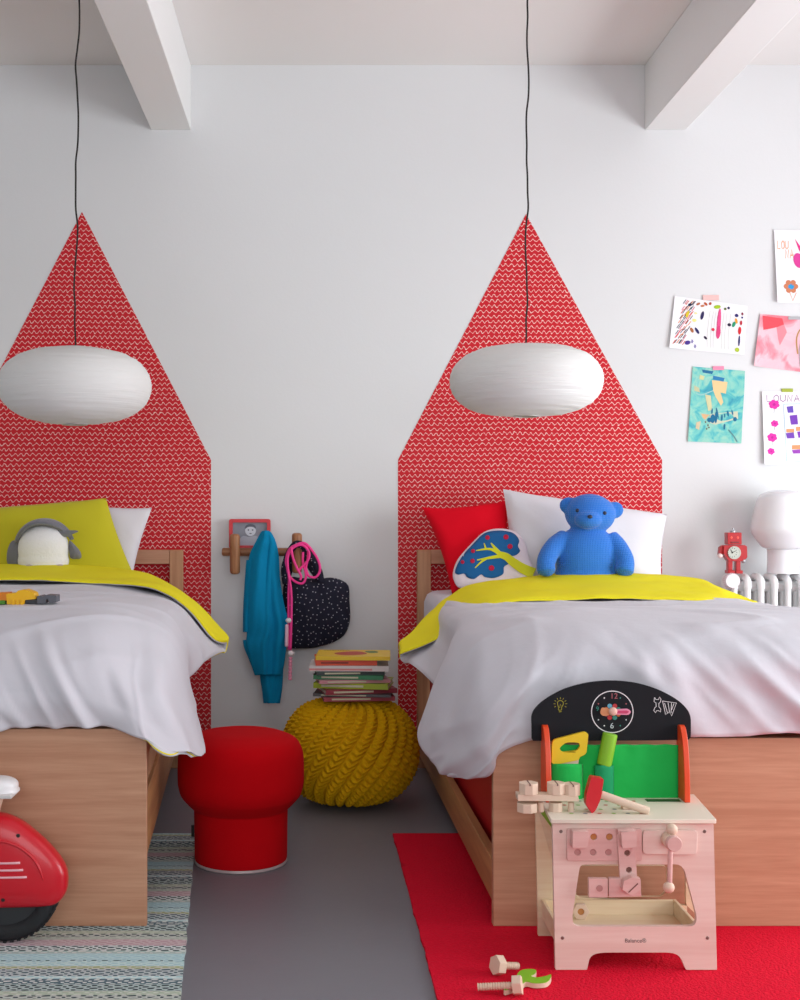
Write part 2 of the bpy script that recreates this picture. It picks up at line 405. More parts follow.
# ------------------------------------------------------------------ duvets
M_DG = mat('duvet_grey', '#d5d3da', .9, bump=.12, bscale=25, sheen=.1)
M_DY = mat('duvet_yellow', '#f2e52a', .85, bump=.12, bscale=25, spec=.15)
M_DE = mat('duvet_piping', '#cfd030', .85)
def duvet(P, label, side, seed, nu=240, nv=280, thick=.015, two=True, rimy=False):
    f = net(P); R = len(P)-1
    def nz(v, s): return noise.noise(Vector(v)*s)
    def fn(u, v):
        p = f(u, v); r = v*R
        fold = max(0, min(1, (r-3.2)/1.2))            # 0 on the folded flap, 1 on the body
        hang = max(0, min(1, (.79-p.z)/.16))*fold
        top = fold*(1-hang)
        x, y, z = p.x*side, p.y, p.z
        s_ = max(0, min(1, (x-.62)/.35)); s_ = s_*s_*(3-2*s_) if two else 0
        qa = x*.87-z*.5; qb = x*.74+z*.67
        def rdg(q, l, f, sd):
            n_ = nz((q*f+sd, l*f*.22, y*.8+sd), 1.0); return math.exp(-(n_/.16)**2)
        def crease(f, sd): return (1-s_)*rdg(qa, z*.87+x*.5, f, sd)+s_*rdg(qb, z*.74-x*.67, f, sd+5)
        d = .008*nz((x+seed, y, z*.4), 2.3)*fold
        d += hang*(.024*crease(5.0, seed)+.012*crease(10, seed*2)+.004*crease(21, seed*3)-.016)
        d += top*.006*math.exp(-(nz((x*1.2+y*2.2+seed, (y-x)*.6, 0), 2.2)/.12)**2)
        if r < 3: d = .006*nz((x*5, y*9, z*4), 1)+.002*nz((x*16, y*16, z*6), 1)
        d += .005*nz((x*9+seed, y*9, z*9), 1)*hang
        # hem waviness
        hem = max(0, r-(R-.35))/.35
        p = p+Vector((0, 0, .012*nz((x*7+seed, 0, 1), 1)*hem))
        return p, d
    pts = [[fn(i/nu, j/nv) for i in range(nu+1)] for j in range(nv+1)]
    vs = []
    for j in range(nv+1):
        for i in range(nu+1):
            a = pts[j][min(i+1, nu)][0]-pts[j][max(i-1, 0)][0]; b = pts[min(j+1, nv)][i][0]-pts[max(j-1, 0)][i][0]
            n = b.cross(a); n = n.normalized() if n.length > 1e-9 else Vector((0, 0, 1))
            if side < 0: n = -n
            vs.append((pts[j][i][0], n, pts[j][i][1]))
    w = nu+1; mb = MB()
    n1 = (nu+1)*(nv+1)
    def prof(i, j):  # half thickness, thinner at the rim
        e = min(i, nu-i, j, nv-j); return thick/2*min(1, .25+e/5)
    top = [p+n*(d+prof(k % w, k//w)) for k, (p, n, d) in enumerate(vs)]
    bot = [p+n*(d-prof(k % w, k//w)) for k, (p, n, d) in enumerate(vs)]
    F_ = [(j*w+i, j*w+i+1, (j+1)*w+i+1, (j+1)*w+i) for j in range(nv) for i in range(nu)]
    mb.add(top, F_, 0)
    n_f = int(nv*(4.0/R))*nu
    mb.add(bot, [q[::-1] for q in F_], 1)
    for k in range(len(F_)+n_f, 2*len(F_)): mb.m[k] = 0
    rim = [i for i in range(w)]+[(j*w+nu) for j in range(1, nv+1)]+[nv*w+i for i in range(nu-1, -1, -1)]+[j*w for j in range(nv-1, 0, -1)]
    for a in range(len(rim)):
        b = rim[(a+1) % len(rim)]; mb.f.append([rim[a], b, b+n1, rim[a]+n1]); mb.m.append(2 if (rimy or rim[a]//w < nv*3/R) else 0)
    return tag(mb.build('duvet', [M_DG, M_DY, M_DY], weld=False, smooth=70), label, 'duvet')
# rows from the free edge of the folded flap over the crest and down to the hem at the foot
def V(x, y, z): return Vector((x, y, z))
def row(ps): return [p if isinstance(p, Vector) else (W(*p)) for p in ps]
xs = [.62, .95, 1.28]
PR = [
 row([(400, 654, 4.28), (440, 637, 4.28), (472, 613, 4.3), (510, 603, 4.33), (600, 598, 4.33), (690, 600, 4.35), (725, 602, 4.4), (742, 603, 4.44), (757, 604, 4.48)]),
 row([(400, 648, 4.34), (434, 626, 4.42), (462, 604, 4.5), (496, 591, 4.55), (600, 586, 4.58), (690, 590, 4.58), (718, 594, 4.55), (738, 600, 4.53), (758, 604, 4.5)]),
 row([(399, 645, 4.38), (430, 616, 4.55), (452, 598, 4.68), (484, 584, 4.76), (600, 574, 4.84), (690, 580, 4.8), (715, 587, 4.70), (738, 597, 4.62), (758, 604, 4.52)]),
 row([V(.285, -.93, .575), V(.41, -.74, .70), V(.485, -.66, .76), V(.64, -.53, .80), V(.95, -.45, .825), V(1.36, -.45, .81), V(1.50, -.6, .785), V(1.58, -.7, .75), V(1.65, -.8, .72)]),
 row([V(.300, -.98, .56), V(.41, -.80, .675), V(.475, -.76, .745), V(.64, -.62, .770), V(.95, -.56, .775), V(1.3, -.56, .775), V(1.50, -.7, .77), V(1.62, -.8, .74), V(1.70, -.85, .70)]),
 row([V(.340, -1.18, .555), V(.41, -1.12, .66), V(.455, -1.1, .740), V(.64, -1.08, .767), V(.95, -1.08, .772), V(1.3, -1.08, .775), V(1.51, -1.1, .765), V(1.6, -1.1, .70), V(1.64, -1.1, .60)]),
 row([V(.372, -1.46, .50), V(.405, -1.44, .62), V(.45, -1.4, .745), V(.63, -1.42, .778), V(.95, -1.42, .787), V(1.3, -1.42, .79), V(1.51, -1.42, .775), V(1.6, -1.42, .70), V(1.64, -1.42, .6)]),
 row([V(.305, -1.66, .42), V(.355, -1.68, .58), V(.435, -1.70, .725), V(.62, -1.74, .785), V(.95, -1.75, .80), V(1.3, -1.75, .80), V(1.52, -1.75, .775), V(1.61, -1.75, .69), V(1.66, -1.75, .56)]),
 row([V(.318, -1.76, .375), V(.36, -1.82, .54), V(.435, -1.88, .69), V(.62, -1.94, .765), V(.95, -1.95, .78), V(1.3, -1.95, .78), V(1.51, -1.94, .75), V(1.60, -1.9, .66), V(1.66, -1.85, .50)]),
 row([V(.34, -1.80, .352), V(.385, -1.97, .48), V(.445, -2.08, .61), V(.62, -2.085, .70), V(.95, -2.09, .715), V(1.3, -2.09, .715), V(1.5, -2.07, .68), V(1.59, -2.0, .58), V(1.66, -1.9, .44)]),
 row([V(.358, -1.83, .343), V(.408, -2.05, .42), V(.458, -2.12, .53), V(.62, -2.115, .60), V(.95, -2.118, .60), V(1.3, -2.12, .60), V(1.5, -2.11, .57), V(1.60, -2.04, .48), V(1.66, -1.93, .40)]),
 row([V(.372, -1.85, .338), V(.428, -2.08, .395), V(.468, -2.135, .478), V(.62, -2.12, .508), V(.95, -2.12, .51), V(1.3, -2.12, .515), V(1.5, -2.11, .50), V(1.6, -2.05, .42), V(1.66, -1.95, .36)]),
]
duvet(PR, 'light grey duvet with yellow underside folded back in front of the blue bear', 1, 3.1)
PL = [
 row([(227, 642, 4.3), (212, 637, 4.26), (184, 604, 4.3), (150, 587, 4.35), (90, 583, 4.38), (30, 580, 4.38), (-60, 580, 4.38), (-180, 590, 4.36), (-240, 640, 4.3)]),
 row([(227.5, 641, 4.31), (214, 632, 4.33), (188, 602, 4.45), (155, 584, 4.53), (95, 577, 4.58), (30, 573, 4.58), (-60, 573, 4.55), (-180, 584, 4.5), (-240, 630, 4.35)]),
 row([(228, 640, 4.32), (216, 625, 4.42), (191, 600, 4.58), (164, 583, 4.72), (128, 571, 4.8), (50, 566, 4.85), (-60, 567, 4.85), (-180, 580, 4.7), (-240, 620, 4.4)]),
 row([V(-.33, -1.02, .605), V(-.385, -.94, .67), V(-.495, -.80, .745), V(-.61, -.62, .79), V(-.75, -.50, .83), V(-1.05, -.46, .85), V(-1.25, -.46, .85), V(-1.6, -.6, .80), V(-1.75, -.8, .72)]),
 row([V(-.345, -1.06, .60), V(-.42, -.98, .665), V(-.50, -.88, .755), V(-.61, -.70, .795), V(-.75, -.60, .822), V(-1.05, -.58, .826), V(-1.25, -.58, .826), V(-1.6, -.7, .79), V(-1.74, -.85, .70)]),
 row([V(-.400, -1.26, .585), V(-.44, -1.2, .68), V(-.505, -1.12, .77), V(-.62, -1.08, .80), V(-.80, -1.08, .822), V(-1.05, -1.08, .826), V(-1.25, -1.08, .826), V(-1.56, -1.1, .80), V(-1.68, -1.1, .65)]),
 row([V(-.432, -1.46, .545), V(-.44, -1.44, .66), V(-.485, -1.4, .77), V(-.61, -1.4, .805), V(-.80, -1.42, .812), V(-1.05, -1.42, .812), V(-1.25, -1.42, .812), V(-1.55, -1.42, .80), V(-1.66, -1.42, .64)]),
 row([V(-.372, -1.70, .50), V(-.415, -1.68, .62), V(-.465, -1.70, .74), V(-.60, -1.72, .80), V(-.80, -1.74, .81), V(-1.05, -1.75, .812), V(-1.25, -1.75, .812), V(-1.55, -1.75, .79), V(-1.64, -1.75, .6)]),
 row([V(-.325, -1.86, .45), V(-.38, -1.86, .56), V(-.46, -1.88, .69), V(-.60, -1.93, .775), V(-.80, -1.95, .79), V(-1.05, -1.95, .79), V(-1.25, -1.95, .79), V(-1.54, -1.93, .75), V(-1.64, -1.88, .56)]),
 row([V(-.312, -1.93, .437), V(-.375, -2.0, .50), V(-.455, -2.07, .62), V(-.60, -2.08, .70), V(-.80, -2.10, .71), V(-1.05, -2.10, .71), V(-1.25, -2.10, .71), V(-1.53, -2.06, .68), V(-1.64, -1.95, .5)]),
 row([V(-.316, -1.95, .432), V(-.375, -2.06, .468), V(-.455, -2.12, .55), V(-.60, -2.13, .61), V(-.80, -2.15, .61), V(-1.05, -2.15, .61), V(-1.25, -2.15, .61), V(-1.53, -2.10, .58), V(-1.63, -2.0, .45)]),
 row([V(-.322, -1.965, .430), V(-.378, -2.09, .455), V(-.455, -2.135, .505), V(-.60, -2.115, .535), V(-.80, -2.12, .532), V(-1.05, -2.12, .532), V(-1.25, -2.12, .532), V(-1.52, -2.10, .52), V(-1.62, -2.03, .42)]),
]
duvet(PL, 'light grey duvet with yellow underside folded back in front of the toy penguin', -1, 8.7, two=False, rimy=True)
# ------------------------------------------------------------------ pillows
def pillow(tl, tr, br, bl, thick, m, name, label, cat, seed=0, bow=.05, piping=None):
    c = [W(*p) for p in (tl, tr, br, bl)]
    nrm = (c[1]-c[0]).cross(c[3]-c[0]).normalized()
    if nrm.y > 0: nrm = -nrm
    cen = sum(c, Vector())/4
    def fn(sg):
        def g(u, v):
            p = (c[0]*(1-u)+c[1]*u)*(1-v)+(c[3]*(1-u)+c[2]*u)*v
            a = 2*u-1; b = 2*v-1
            inw = bow*((1-a*a)*abs(b)**3+(1-b*b)*abs(a)**3)
            p = p+(cen-p)*inw
            h = (max(0, 1-abs(a)**2.6)*max(0, 1-abs(b)**2.6))**.5
            w = .012*noise.noise(Vector((p.x*7+seed, p.z*7, sg)))+.010*(1-abs(noise.noise(Vector((p.x*9+p.z*5+seed, p.z*4, 3))))*3)*max(abs(a), abs(b))**3
            return p+nrm*sg*(thick/2*h)+nrm*w*h
        return g
    mb = MB().grid(fn(1), 40, 40, 0).grid(fn(-1), 40, 40, 0)
    o = mb.build(name, m, smooth=60); tag(o, label, cat); return o, c, nrm
M_PW = mat('pillow_white', '#e4e0e6', .9, bump=.12, bscale=30, sheen=.1)
M_PR = mat('pillow_red', '#e60622', .85, bump=.08, bscale=30, spec=.15)
M_PY = mat('pillow_yellow', '#c9bf1a', .85, bump=.08, bscale=30, sheen=.15)
pillow((422, 507, 5.12), (507, 500, 5.14), (518, 594, 4.98), (452, 594, 4.95), .12, M_PR, 'cushion', 'plain red cushion leaning on the headboard beside the big white pillow', 'cushion', 1, .10)
o, c, nrm = pillow((503, 489, 5.10), (667, 514, 5.10), (662, 592, 4.95), (510, 592, 4.95), .15, M_PW, 'pillow', 'large white pillow standing behind the blue knitted bear', 'pillow', 2, .04)
pillow((-48, 512, 5.0), (106, 498, 5.0), (138, 584, 4.86), (-30, 584, 4.86), .13, M_PY, 'pillow', 'yellow pillow standing behind the toy penguin', 'pillow', 4, .03)
pillow((66, 503, 5.17), (152, 508, 5.14), (131, 584, 5.03), (60, 584, 5.03), .09, M_PW, 'pillow', 'pale lilac-white pillow sticking out behind the yellow pillow', 'pillow', 5, .06)
# ------------------------------------------------------------------ paper lanterns
M_LAN = mat('rice_paper', '#fbfaf8', .9, bump=.05, bscale=80)
_n = M_LAN.node_tree; _t = _n.nodes.new('ShaderNodeBsdfTranslucent'); _t.inputs[0].default_value = (.95, .94, .92, 1); _m = _n.nodes.new('ShaderNodeMixShader'); _m.inputs[0].default_value = .3
_n.links.new(_n.nodes['Principled BSDF'].outputs[0], _m.inputs[1]); _n.links.new(_t.outputs[0], _m.inputs[2]); _n.links.new(_m.outputs[0], _n.nodes['Material Output'].inputs[0])
M_BLK = mat('black_cord', '#17130f', .7)
M_WIRE = mat('wire', '#c9c9c9', .35, metal=.9)
def lantern(px, py, rp, hp, d, label, seed, peak):
    c = W(px, py, d); R = rp*d/F; Hh = hp*d/F
    root = thing('paper_lantern', (c.x, c.y, c.z-Hh), label, 'lamp', 'saucer paper lanterns')
    prof = []
    n = 140
    for i in range(n+1):
        t = i/n; q = -math.pi/2+math.pi*t
        r = abs(math.cos(q))**.56; z = math.sin(q)
        z = math.copysign(abs(z)**1.0, z)
        prof.append((r, z))
    mb = MB(); nu = 96; vs = []
    r0 = .04
    for k, (r, z) in enumerate(prof):
        for j in range(nu):
            a = 2*math.pi*j/nu
            rr = R*r+.0007*math.sin(k*2*math.pi/3.0+noise.noise(Vector((math.cos(a)+seed, math.sin(a), k*.05)))*3)+.0016*noise.noise(Vector((math.cos(a)*3+seed, math.sin(a)*3, k*.25)))
            rr = max(rr, r0)
            zz = Hh*z*(.90+.10*max(0, 1-r)**1.0*peak)+.0022*noise.noise(Vector((math.cos(a)*1.5+seed, math.sin(a)*1.5, k*.2)))
            vs.append(c+Vector((rr*math.cos(a), rr*math.sin(a), zz)))
    fs = [(k*nu+j, k*nu+(j+1) % nu, (k+1)*nu+(j+1) % nu, (k+1)*nu+j) for k in range(n) for j in range(nu)]
    mb.add(vs, fs); s = mb.build('shade', M_LAN, root, smooth=180)
    md = s.modifiers.new('th', 'SOLIDIFY'); md.thickness = .0012; md.offset = -1
    zt = Hh*(.90+.1*peak)
    for sg in (1, -1):
        mb = MB().tube([c+Vector((r0*math.cos(q), r0*math.sin(q), sg*zt)) for q in [i*math.pi/16 for i in range(32)]], .0022, 8, closed=True)
        mb.build('wire_ring', M_WIRE, root)
    mb = MB().tube([c+Vector((-r0, 0, zt)), c+Vector((r0, 0, zt))], .0012, 6).tube([c+Vector((-.0, 0, zt)), c+Vector((0, 0, zt-.06))], .0012, 6)
    mb.build('wire_support', M_WIRE, root)
    MB().capsule(c+Vector((0, 0, zt-.02)), c+Vector((0, 0, zt-.085)), .019, rnd=.004).build('lamp_holder', M_BLK, root)
    MB().ell(c+Vector((0, 0, zt-.125)), (.03, .03, .04)).build('bulb', mat('bulb_glass', '#f4f2ea', .2), root)
    zc = ZC-.002; pts = []
    m = 26
    for i in range(m+1):
        z = c.z+zt-.02+(zc-.03-(c.z+zt-.02))*i/m
        pts.append(Vector((c.x+.004*math.sin(i*.9+seed)+.0028*noise.noise(Vector((seed, i*.7, 0)))*2+(.013 if seed < 2 else .008)*i/m, c.y+.003*math.cos(i*.8), z)))
    MB().tube(smooth_path(pts, 4), .0030, 8).build('cord', M_BLK, root)
    p = pts[-1]; MB().lathe([(.001, 0), (.04, .0), (.045, -.006), (.045, -.022), (.03, -.03), (.006, -.034), (.004, -.036)], (p.x, p.y, zc), 32).build('ceiling_rose', M_BLK, root, bevel=0)
lantern(75, 386, 76, 38.5, 4.08, 'white saucer paper lantern hanging over the bed with the toy penguin', 1.3, 1.0)
lantern(526, 381, 76, 37, 4.08, 'white saucer paper lantern hanging over the bed with the blue bear', 5.2, .55)
# ------------------------------------------------------------------ soft toys
KNIT = None
def knit_mat(name, color, sx=330, sz=260, strength=.7):
    m = bpy.data.materials.new(name); m.use_nodes = True; N = m.node_tree.nodes; L = m.node_tree.links
    b = N['Principled BSDF']; b.inputs['Roughness'].default_value = .9; b.inputs['Base Color'].default_value = hexc(color); b.inputs['Sheen Weight'].default_value = .2
    g = N.new('ShaderNodeTexCoord'); w1 = N.new('ShaderNodeTexWave'); w2 = N.new('ShaderNodeTexWave')
    w1.bands_direction = 'X'; w1.inputs['Scale'].default_value = sx/6.28*.5; w2.bands_direction = 'Z'; w2.inputs['Scale'].default_value = sz/6.28*.5
    w1.inputs['Distortion'].default_value = 1.2; w2.inputs['Distortion'].default_value = 2.0
    L.new(g.outputs['Object'], w1.inputs['Vector']); L.new(g.outputs['Object'], w2.inputs['Vector'])
    mx = N.new('ShaderNodeMath'); mx.operation = 'MULTIPLY'; L.new(w1.outputs['Fac'], mx.inputs[0]); L.new(w2.outputs['Fac'], mx.inputs[1])
    bp = N.new('ShaderNodeBump'); bp.inputs['Strength'].default_value = strength; bp.inputs['Distance'].default_value = .006
    L.new(mx.outputs[0], bp.inputs['Height']); L.new(bp.outputs[0], b.inputs['Normal']); return m
def merged(mb, name, m, root, voxel=.006, it=6):
    o = mb.build(name, m, root, smooth=180)
    r = o.modifiers.new('remesh', 'REMESH'); r.mode = 'VOXEL'; r.voxel_size = voxel; r.use_smooth_shade = True
    s_ = o.modifiers.new('smooth', 'SMOOTH'); s_.factor = .6; s_.iterations = it
    return o
def R3(ax, deg): return Matrix.Rotation(math.radians(deg), 3, ax)
# blue bear
d = 4.83; S = d/F
hc = W(590, 514, d); tc = W(586, 556, d)
root = thing('teddy_bear', W(586, 590, d), 'blue knitted teddy bear sitting against the large white pillow', 'stuffed toy')
mb = MB()
mb.ell(tc+Vector((0, 0, -.004)), (.118, .085, .125), e=.9)
mb.ell(W(586, 577, d), (.125, .09, .075))
mb.ell(hc, (.098, .082, .079), R3('Y', 4))
mb.ell(hc+Vector((-.022, -.066, -.022)), (.052, .045, .036))
mb.ell(hc+Vector((0, .005, -.06)), (.06, .05, .03))
for px, py in ((568.5, 505.5), (614.5, 510)):
    e_ = W(px, py, d+.01); mb.ell(e_, (.036, .018, .034))
mb.tube(smooth_path([W(566, 538, d), W(553, 548, d-.03), W(546, 562, d-.06), W(547, 573, d-.08)], 5), [.038]*5+[.037]*5+[.036]*5+[.03], 16)
mb.ell(W(546.5, 568, d-.07), (.034, .032, .034))
mb.tube(smooth_path([W(609, 538, d), W(619, 549, d-.03), W(625, 562, d-.06), W(624, 573, d-.08)], 5), [.038]*5+[.037]*5+[.036]*5+[.03], 16)
mb.ell(W(624, 568, d-.07), (.034, .032, .034))
M_BEAR = knit_mat('blue_knit', '#2a78d8', 620, 480, .55)
merged(mb, 'body', M_BEAR, root, .0055, 5)
M_NAVY = mat('navy_button', '#1a2340', .35)
for px, py in ((574, 510.5), (600.5, 513)):
    q_ = W(px, py, d)-hc; yy = -.082*math.sqrt(max(0, 1-(q_.x/.098)**2-(q_.z/.079)**2))
    p = hc+Vector((q_.x*.985, yy, q_.z)); MB().ell(p, (.0075, .005, .0075)).build('eye', M_NAVY, root)
p = hc+Vector((-.024, -.110, -.010)); MB().ell(p, (.0095, .006, .0075)).build('nose', M_NAVY, root)
# penguin soft toy seen from the front, white belly and grey hood
d = 4.80; root = thing('toy_penguin', W(45, 580, d), 'round white plush penguin with grey hood and flippers on the left bed', 'stuffed toy')
M_FW = mat('plush_white', '#f0eef0', .95, bump=.3, bscale=120, sheen=.3); M_FG = mat('plush_grey', '#77777f', .95, bump=.3, bscale=120, sheen=.3)
c = W(43.5, 549, d)
mb = MB().ell(c, (.098, .07, .098), e=.92).ell(c+Vector((0, 0, -.045)), (.100, .072, .055)).ell(c+Vector((-.05, -.01, -.085)), (.045, .05, .03)).ell(c+Vector((.05, -.01, -.085)), (.045, .05, .03)); merged(mb, 'body', M_FW, root, .006, 6)
mb = MB()
def hood(u, v):
    a = math.radians(168-150*u); b = (v-.5)*2
    r = .104+.016*(1-b*b); 
    return c+Vector((.004+r*math.cos(a)*1.0, b*.072*math.sin(math.pi*min(1, max(.05, u*.9+.1))), r*math.sin(a)*.98+.002))
mb.grid(hood, 36, 14)
o = mb.build('hood', M_FG, root, smooth=180); o.modifiers.new('s', 'SOLIDIFY').thickness = .012
q = lambda x, y, t: W(x, y, d-.02-t)
MB().inflate(smooth_loop([(56, 530), (66, 530), (78.5, 531), (72, 534.5), (66, 537), (57, 535)], 4), q, .010).build('hood_tip', M_FG, root)
MB().inflate(smooth_loop([(12, 541), (19, 542), (21, 553), (20, 567), (12, 568), (7, 562), (7.5, 550)], 4), lambda x, y, t: W(x, y, d+.005-t), .022).build('flipper', M_FG, root)
MB().inflate(smooth_loop([(69, 541), (75, 545), (80.5, 552), (81, 558), (76, 559), (70, 557)], 4), lambda x, y, t: W(x, y, d+.005-t), .020).build('flipper', M_FG, root)
for px in (30, 60): MB().ell(W(px, 568, d-.055), (.022, .03, .014)).build('foot', mat('plush_foot', '#c9b8a4', .9), root)
# tree cushion
root = thing('tree_cushion', W(497, 586, 4.86), 'small white cushion with a blue tree, yellow trunk and red dots beside the blue bear', 'cushion')
out = smooth_loop([(453, 572), (458, 559), (470, 545), (484, 532), (500, 528.5), (516, 532), (525, 543), (529, 558), (533, 568), (530, 582), (505, 588), (480, 589), (460, 588), (454, 581)], 5)
dt = lambda x, y: 4.86+(588-y)*.0022
cf = lambda x, y, t: W(x, y, dt(x, y)-t)
DP = .045
MB().inflate(out, cf, DP, rings=14).build('cushion_cover', mat('cushion_pink_white', '#ebdde6', .9, bump=.1), root)
cxc = sum(p[0] for p in out)/len(out); cyc = sum(p[1] for p in out)/len(out)
def surf(x, y):
    # depth of the cushion front at x,y (star shaped radius)
    a = math.atan2(y-cyc, x-cxc); best = None
    rr = math.hypot(x-cxc, y-cyc)
    for p in out:
        da = abs((math.atan2(p[1]-cyc, p[0]-cxc)-a+math.pi) % (2*math.pi)-math.pi)
        if best is None or da < best[0]: best = (da, math.hypot(p[0]-cxc, p[1]-cyc))
    t = min(1, rr/best[1]); return DP*(max(0, 1-t**2.2))**.5
def patch(outline, m, name, lift, rings=6):
    k = len(outline); cx = sum(p[0] for p in outline)/k; cy = sum(p[1] for p in outline)/k
    mb = MB(); vs = [cf(cx, cy, surf(cx, cy)+lift)]
    for i in range(1, rings+1):
        for p in outline:
            x = cx+(p[0]-cx)*i/rings; y = cy+(p[1]-cy)*i/rings; vs.append(cf(x, y, surf(x, y)+lift))
    fs = [(0, 1+j, 1+(j+1) % k) for j in range(k)]+[(1+(i-1)*k+j, 1+i*k+j, 1+i*k+(j+1) % k, 1+(i-1)*k+(j+1) % k) for i in range(1, rings) for j in range(k)]
    mb.add(vs, fs); return mb
def put(outline, m, name, lift, rings=6):
    o = patch(outline, m, name, lift, rings).build(name, m, root, smooth=180); md = o.modifiers.new('s', 'SOLIDIFY'); md.thickness = .001; md.offset = 0; return o
put(smooth_loop([(455, 571), (461, 558), (473, 544), (485, 533), (500, 530.5), (513, 533), (519, 540), (518, 546), (520, 551), (516, 555), (508, 557), (509, 563), (504, 567), (503, 574), (494, 578), (485, 577), (481, 574.5), (474, 579), (467, 577), (464, 573.5), (458, 574.5)], 5), mat('tree_blue', '#0f5f9b', .9), 'tree_crown', .0022, 10)
mb = MB()
def stroke2(mb, pts, ws, sf, mi=0):
    "ribbon along a 2D path, laid on a surface by sf(x,y)"
    pts = [Vector(p) for p in pts]; vs = []; k = len(pts)
    for i, p in enumerate(pts):
        t = (pts[min(i+1, k-1)]-pts[max(i-1, 0)]).normalized(); n = Vector((-t.y, t.x)); w = ws[i] if isinstance(ws, (list, tuple)) else ws
        vs += [sf(*(p+n*w/2)), sf(*(p-n*w/2))]
    mb.add(vs, [(2*i, 2*i+1, 2*i+3, 2*i+2) for i in range(k-1)], mi)
sf = lambda x, y: cf(x, y, surf(x, y)+.0045)
stroke2(mb, smooth_path([(498, 554), (506, 556.5), (513, 562), (522, 568), (534, 573.5)], 6), [6+5*i/24 for i in range(25)], sf)
for L_, w0, w1 in (([(501, 555), (495, 548), (491, 543)], 5, .8), ([(500, 554), (490, 549), (476, 550.5)], 4, .8), ([(486, 549), (484, 543)], 2.2, .7), ([(500, 556), (488, 558), (477, 560)], 4, .8), ([(486, 558.5), (480, 563), (475, 568)], 2.5, .7)):
    pp = smooth_path(L_, 5); stroke2(mb, pp, [w0+(w1-w0)*i/(len(pp)-1) for i in range(len(pp))], sf)
o = mb.build('tree_trunk', mat('trunk_yellow', '#d8d622', .9), root, smooth=0, flip=False); o.modifiers.new('s', 'SOLIDIFY').thickness = .0008
for x, y, r in ((487.5, 537.5, 2.3), (506, 537, 2.6), (510, 546.5, 2.6), (473, 551, 2), (472.5, 561, 2.3), (462.5, 562, 1.9), (491.5, 568, 2.8)):
    put(circ(x, y, r, 14), mat('berry_red', '#c0123f', .9), 'berry', .004, 2)
# toy digger on the left bed
from mathutils.bvhtree import BVHTree
def surface_z(ob, x, y):
    me = ob.data; b_ = BVHTree.FromPolygons([v.co+ob.location for v in me.vertices], [tuple(q.vertices) for q in me.polygons])
    h_ = b_.ray_cast(Vector((x, y, 2)), Vector((0, 0, -1))); return h_[0].z if h_[0] else None
_du = [o for o in C.objects if o.name.startswith('duvet') and o.location.x < 0][0]
_me = _du.data; _bv = BVHTree.FromPolygons([v.co+_du.location for v in _me.vertices], [tuple(q.vertices) for q in _me.polygons])
d = 3.82
for k in range(80):
    dd_ = 4.2-.01*k; x_ = W(25, 604, dd_).x; h_ = _bv.ray_cast(Vector((x_, dd_-D, 2)), Vector((0, 0, -1)))[0]
    if h_ and VY+(H-h_.z)*F/dd_ >= 603.5: d = dd_; break
root = thing('toy_digger', W(20, 604, d), 'yellow toy digger with dark grey bucket lying on the left bed', 'toy')
M_TY = mat('toy_yellow', '#f2b90c', .35); M_TG = mat('toy_dark', '#35373c', .5); M_TGR = mat('toy_green', '#4c8a22', .5); M_TO = mat('toy_orange', '#e8871a', .4)
def slab(x0, y0, x1, y1, d0, d1, m, name, par, bev=.0015):
    a = W(x0, y1, d0); b = W(x1, y0, d0); return MB().box((a.x, a.y, a.z), (b.x, b.y+(d1-d0), b.z)).build(name, m, par, bevel=bev)
zb = W(0, 605, d).z
slab(-55, 600.5, 5, 604.5, d-.01, d+.05, M_TGR, 'chassis', root)
slab(-55, 592, -20, 601, d, d+.045, M_TY, 'cab', root)
MB().prism([[(-22, 594), (8, 592.6), (9, 600.5), (-22, 601)]], lambda x, y, t: W(x, y, d-.005)+Vector((0, t, 0)), .05).build('bonnet', M_TO, root, bevel=.001)
MB().prism([roundpoly([(7, 604.5), (6, 594), (16, 593), (18, 590.5), (25, 589.6), (34, 593), (36, 599), (25, 600), (24, 604.5)], .8, 3)], lambda x, y, t: W(x, y, d-.012)+Vector((0, t, 0)), .05).build('loader_arm', M_TY, root, bevel=.0015)
for i in range(3): slab(12+i*4.2, 600, 14.5+i*4.2, 605, d-.016, d-.008, M_TY, 'wheel_guard', root, .0005)
slab(25, 599.4, 41, 604, d-.01, d+.03, M_TG, 'bucket_arm', root)
MB().prism([roundpoly([(37, 596.2), (41, 595.5), (42, 597), (46, 595), (56, 595.6), (56, 602.5), (49, 603.2), (48, 599), (46, 599), (45.5, 603.6), (37, 603.8)], .7, 3)], lambda x, y, t: W(x, y, d-.016)+Vector((0, t, 0)), .055).build('bucket', mat('toy_grey', '#5a5c64', .5), root, bevel=.0015)
# ------------------------------------------------------------------ coat rack and the things on it
M_RACK = wood('rack_wood', '#8f5a38', '#b98259', 'Z', 1.5, .45)
root = thing('coat_rack', W(263, 575, 5.26), 'wooden dowel coat rack with three upright pegs on the wall', 'coat rack')
rd = 5.275
a = W(222, 552, rd); b = W(303, 552, rd)
MB().capsule(a, b, .0175, rnd=.008).build('bar', wood('rack_wood_x', '#8f5a38', '#b98259', 'X', 1.5, .45), root)
for px in (250, 285):
    p = W(px, 552, rd); MB().capsule((p.x, -.0, p.z), p, .01, rnd=.002).build('wall_mount', M_RACK, root)
for px, y0, y1 in ((235, 534, 574), (265, 533, 572), (297, 533, 573)):
    a = W(px, y0, 5.232); b = W(px, y1, 5.238); MB().capsule(a+Vector((0, -.012, 0)), b, .0215, rnd=.012, n=24).build('peg', M_RACK, root)
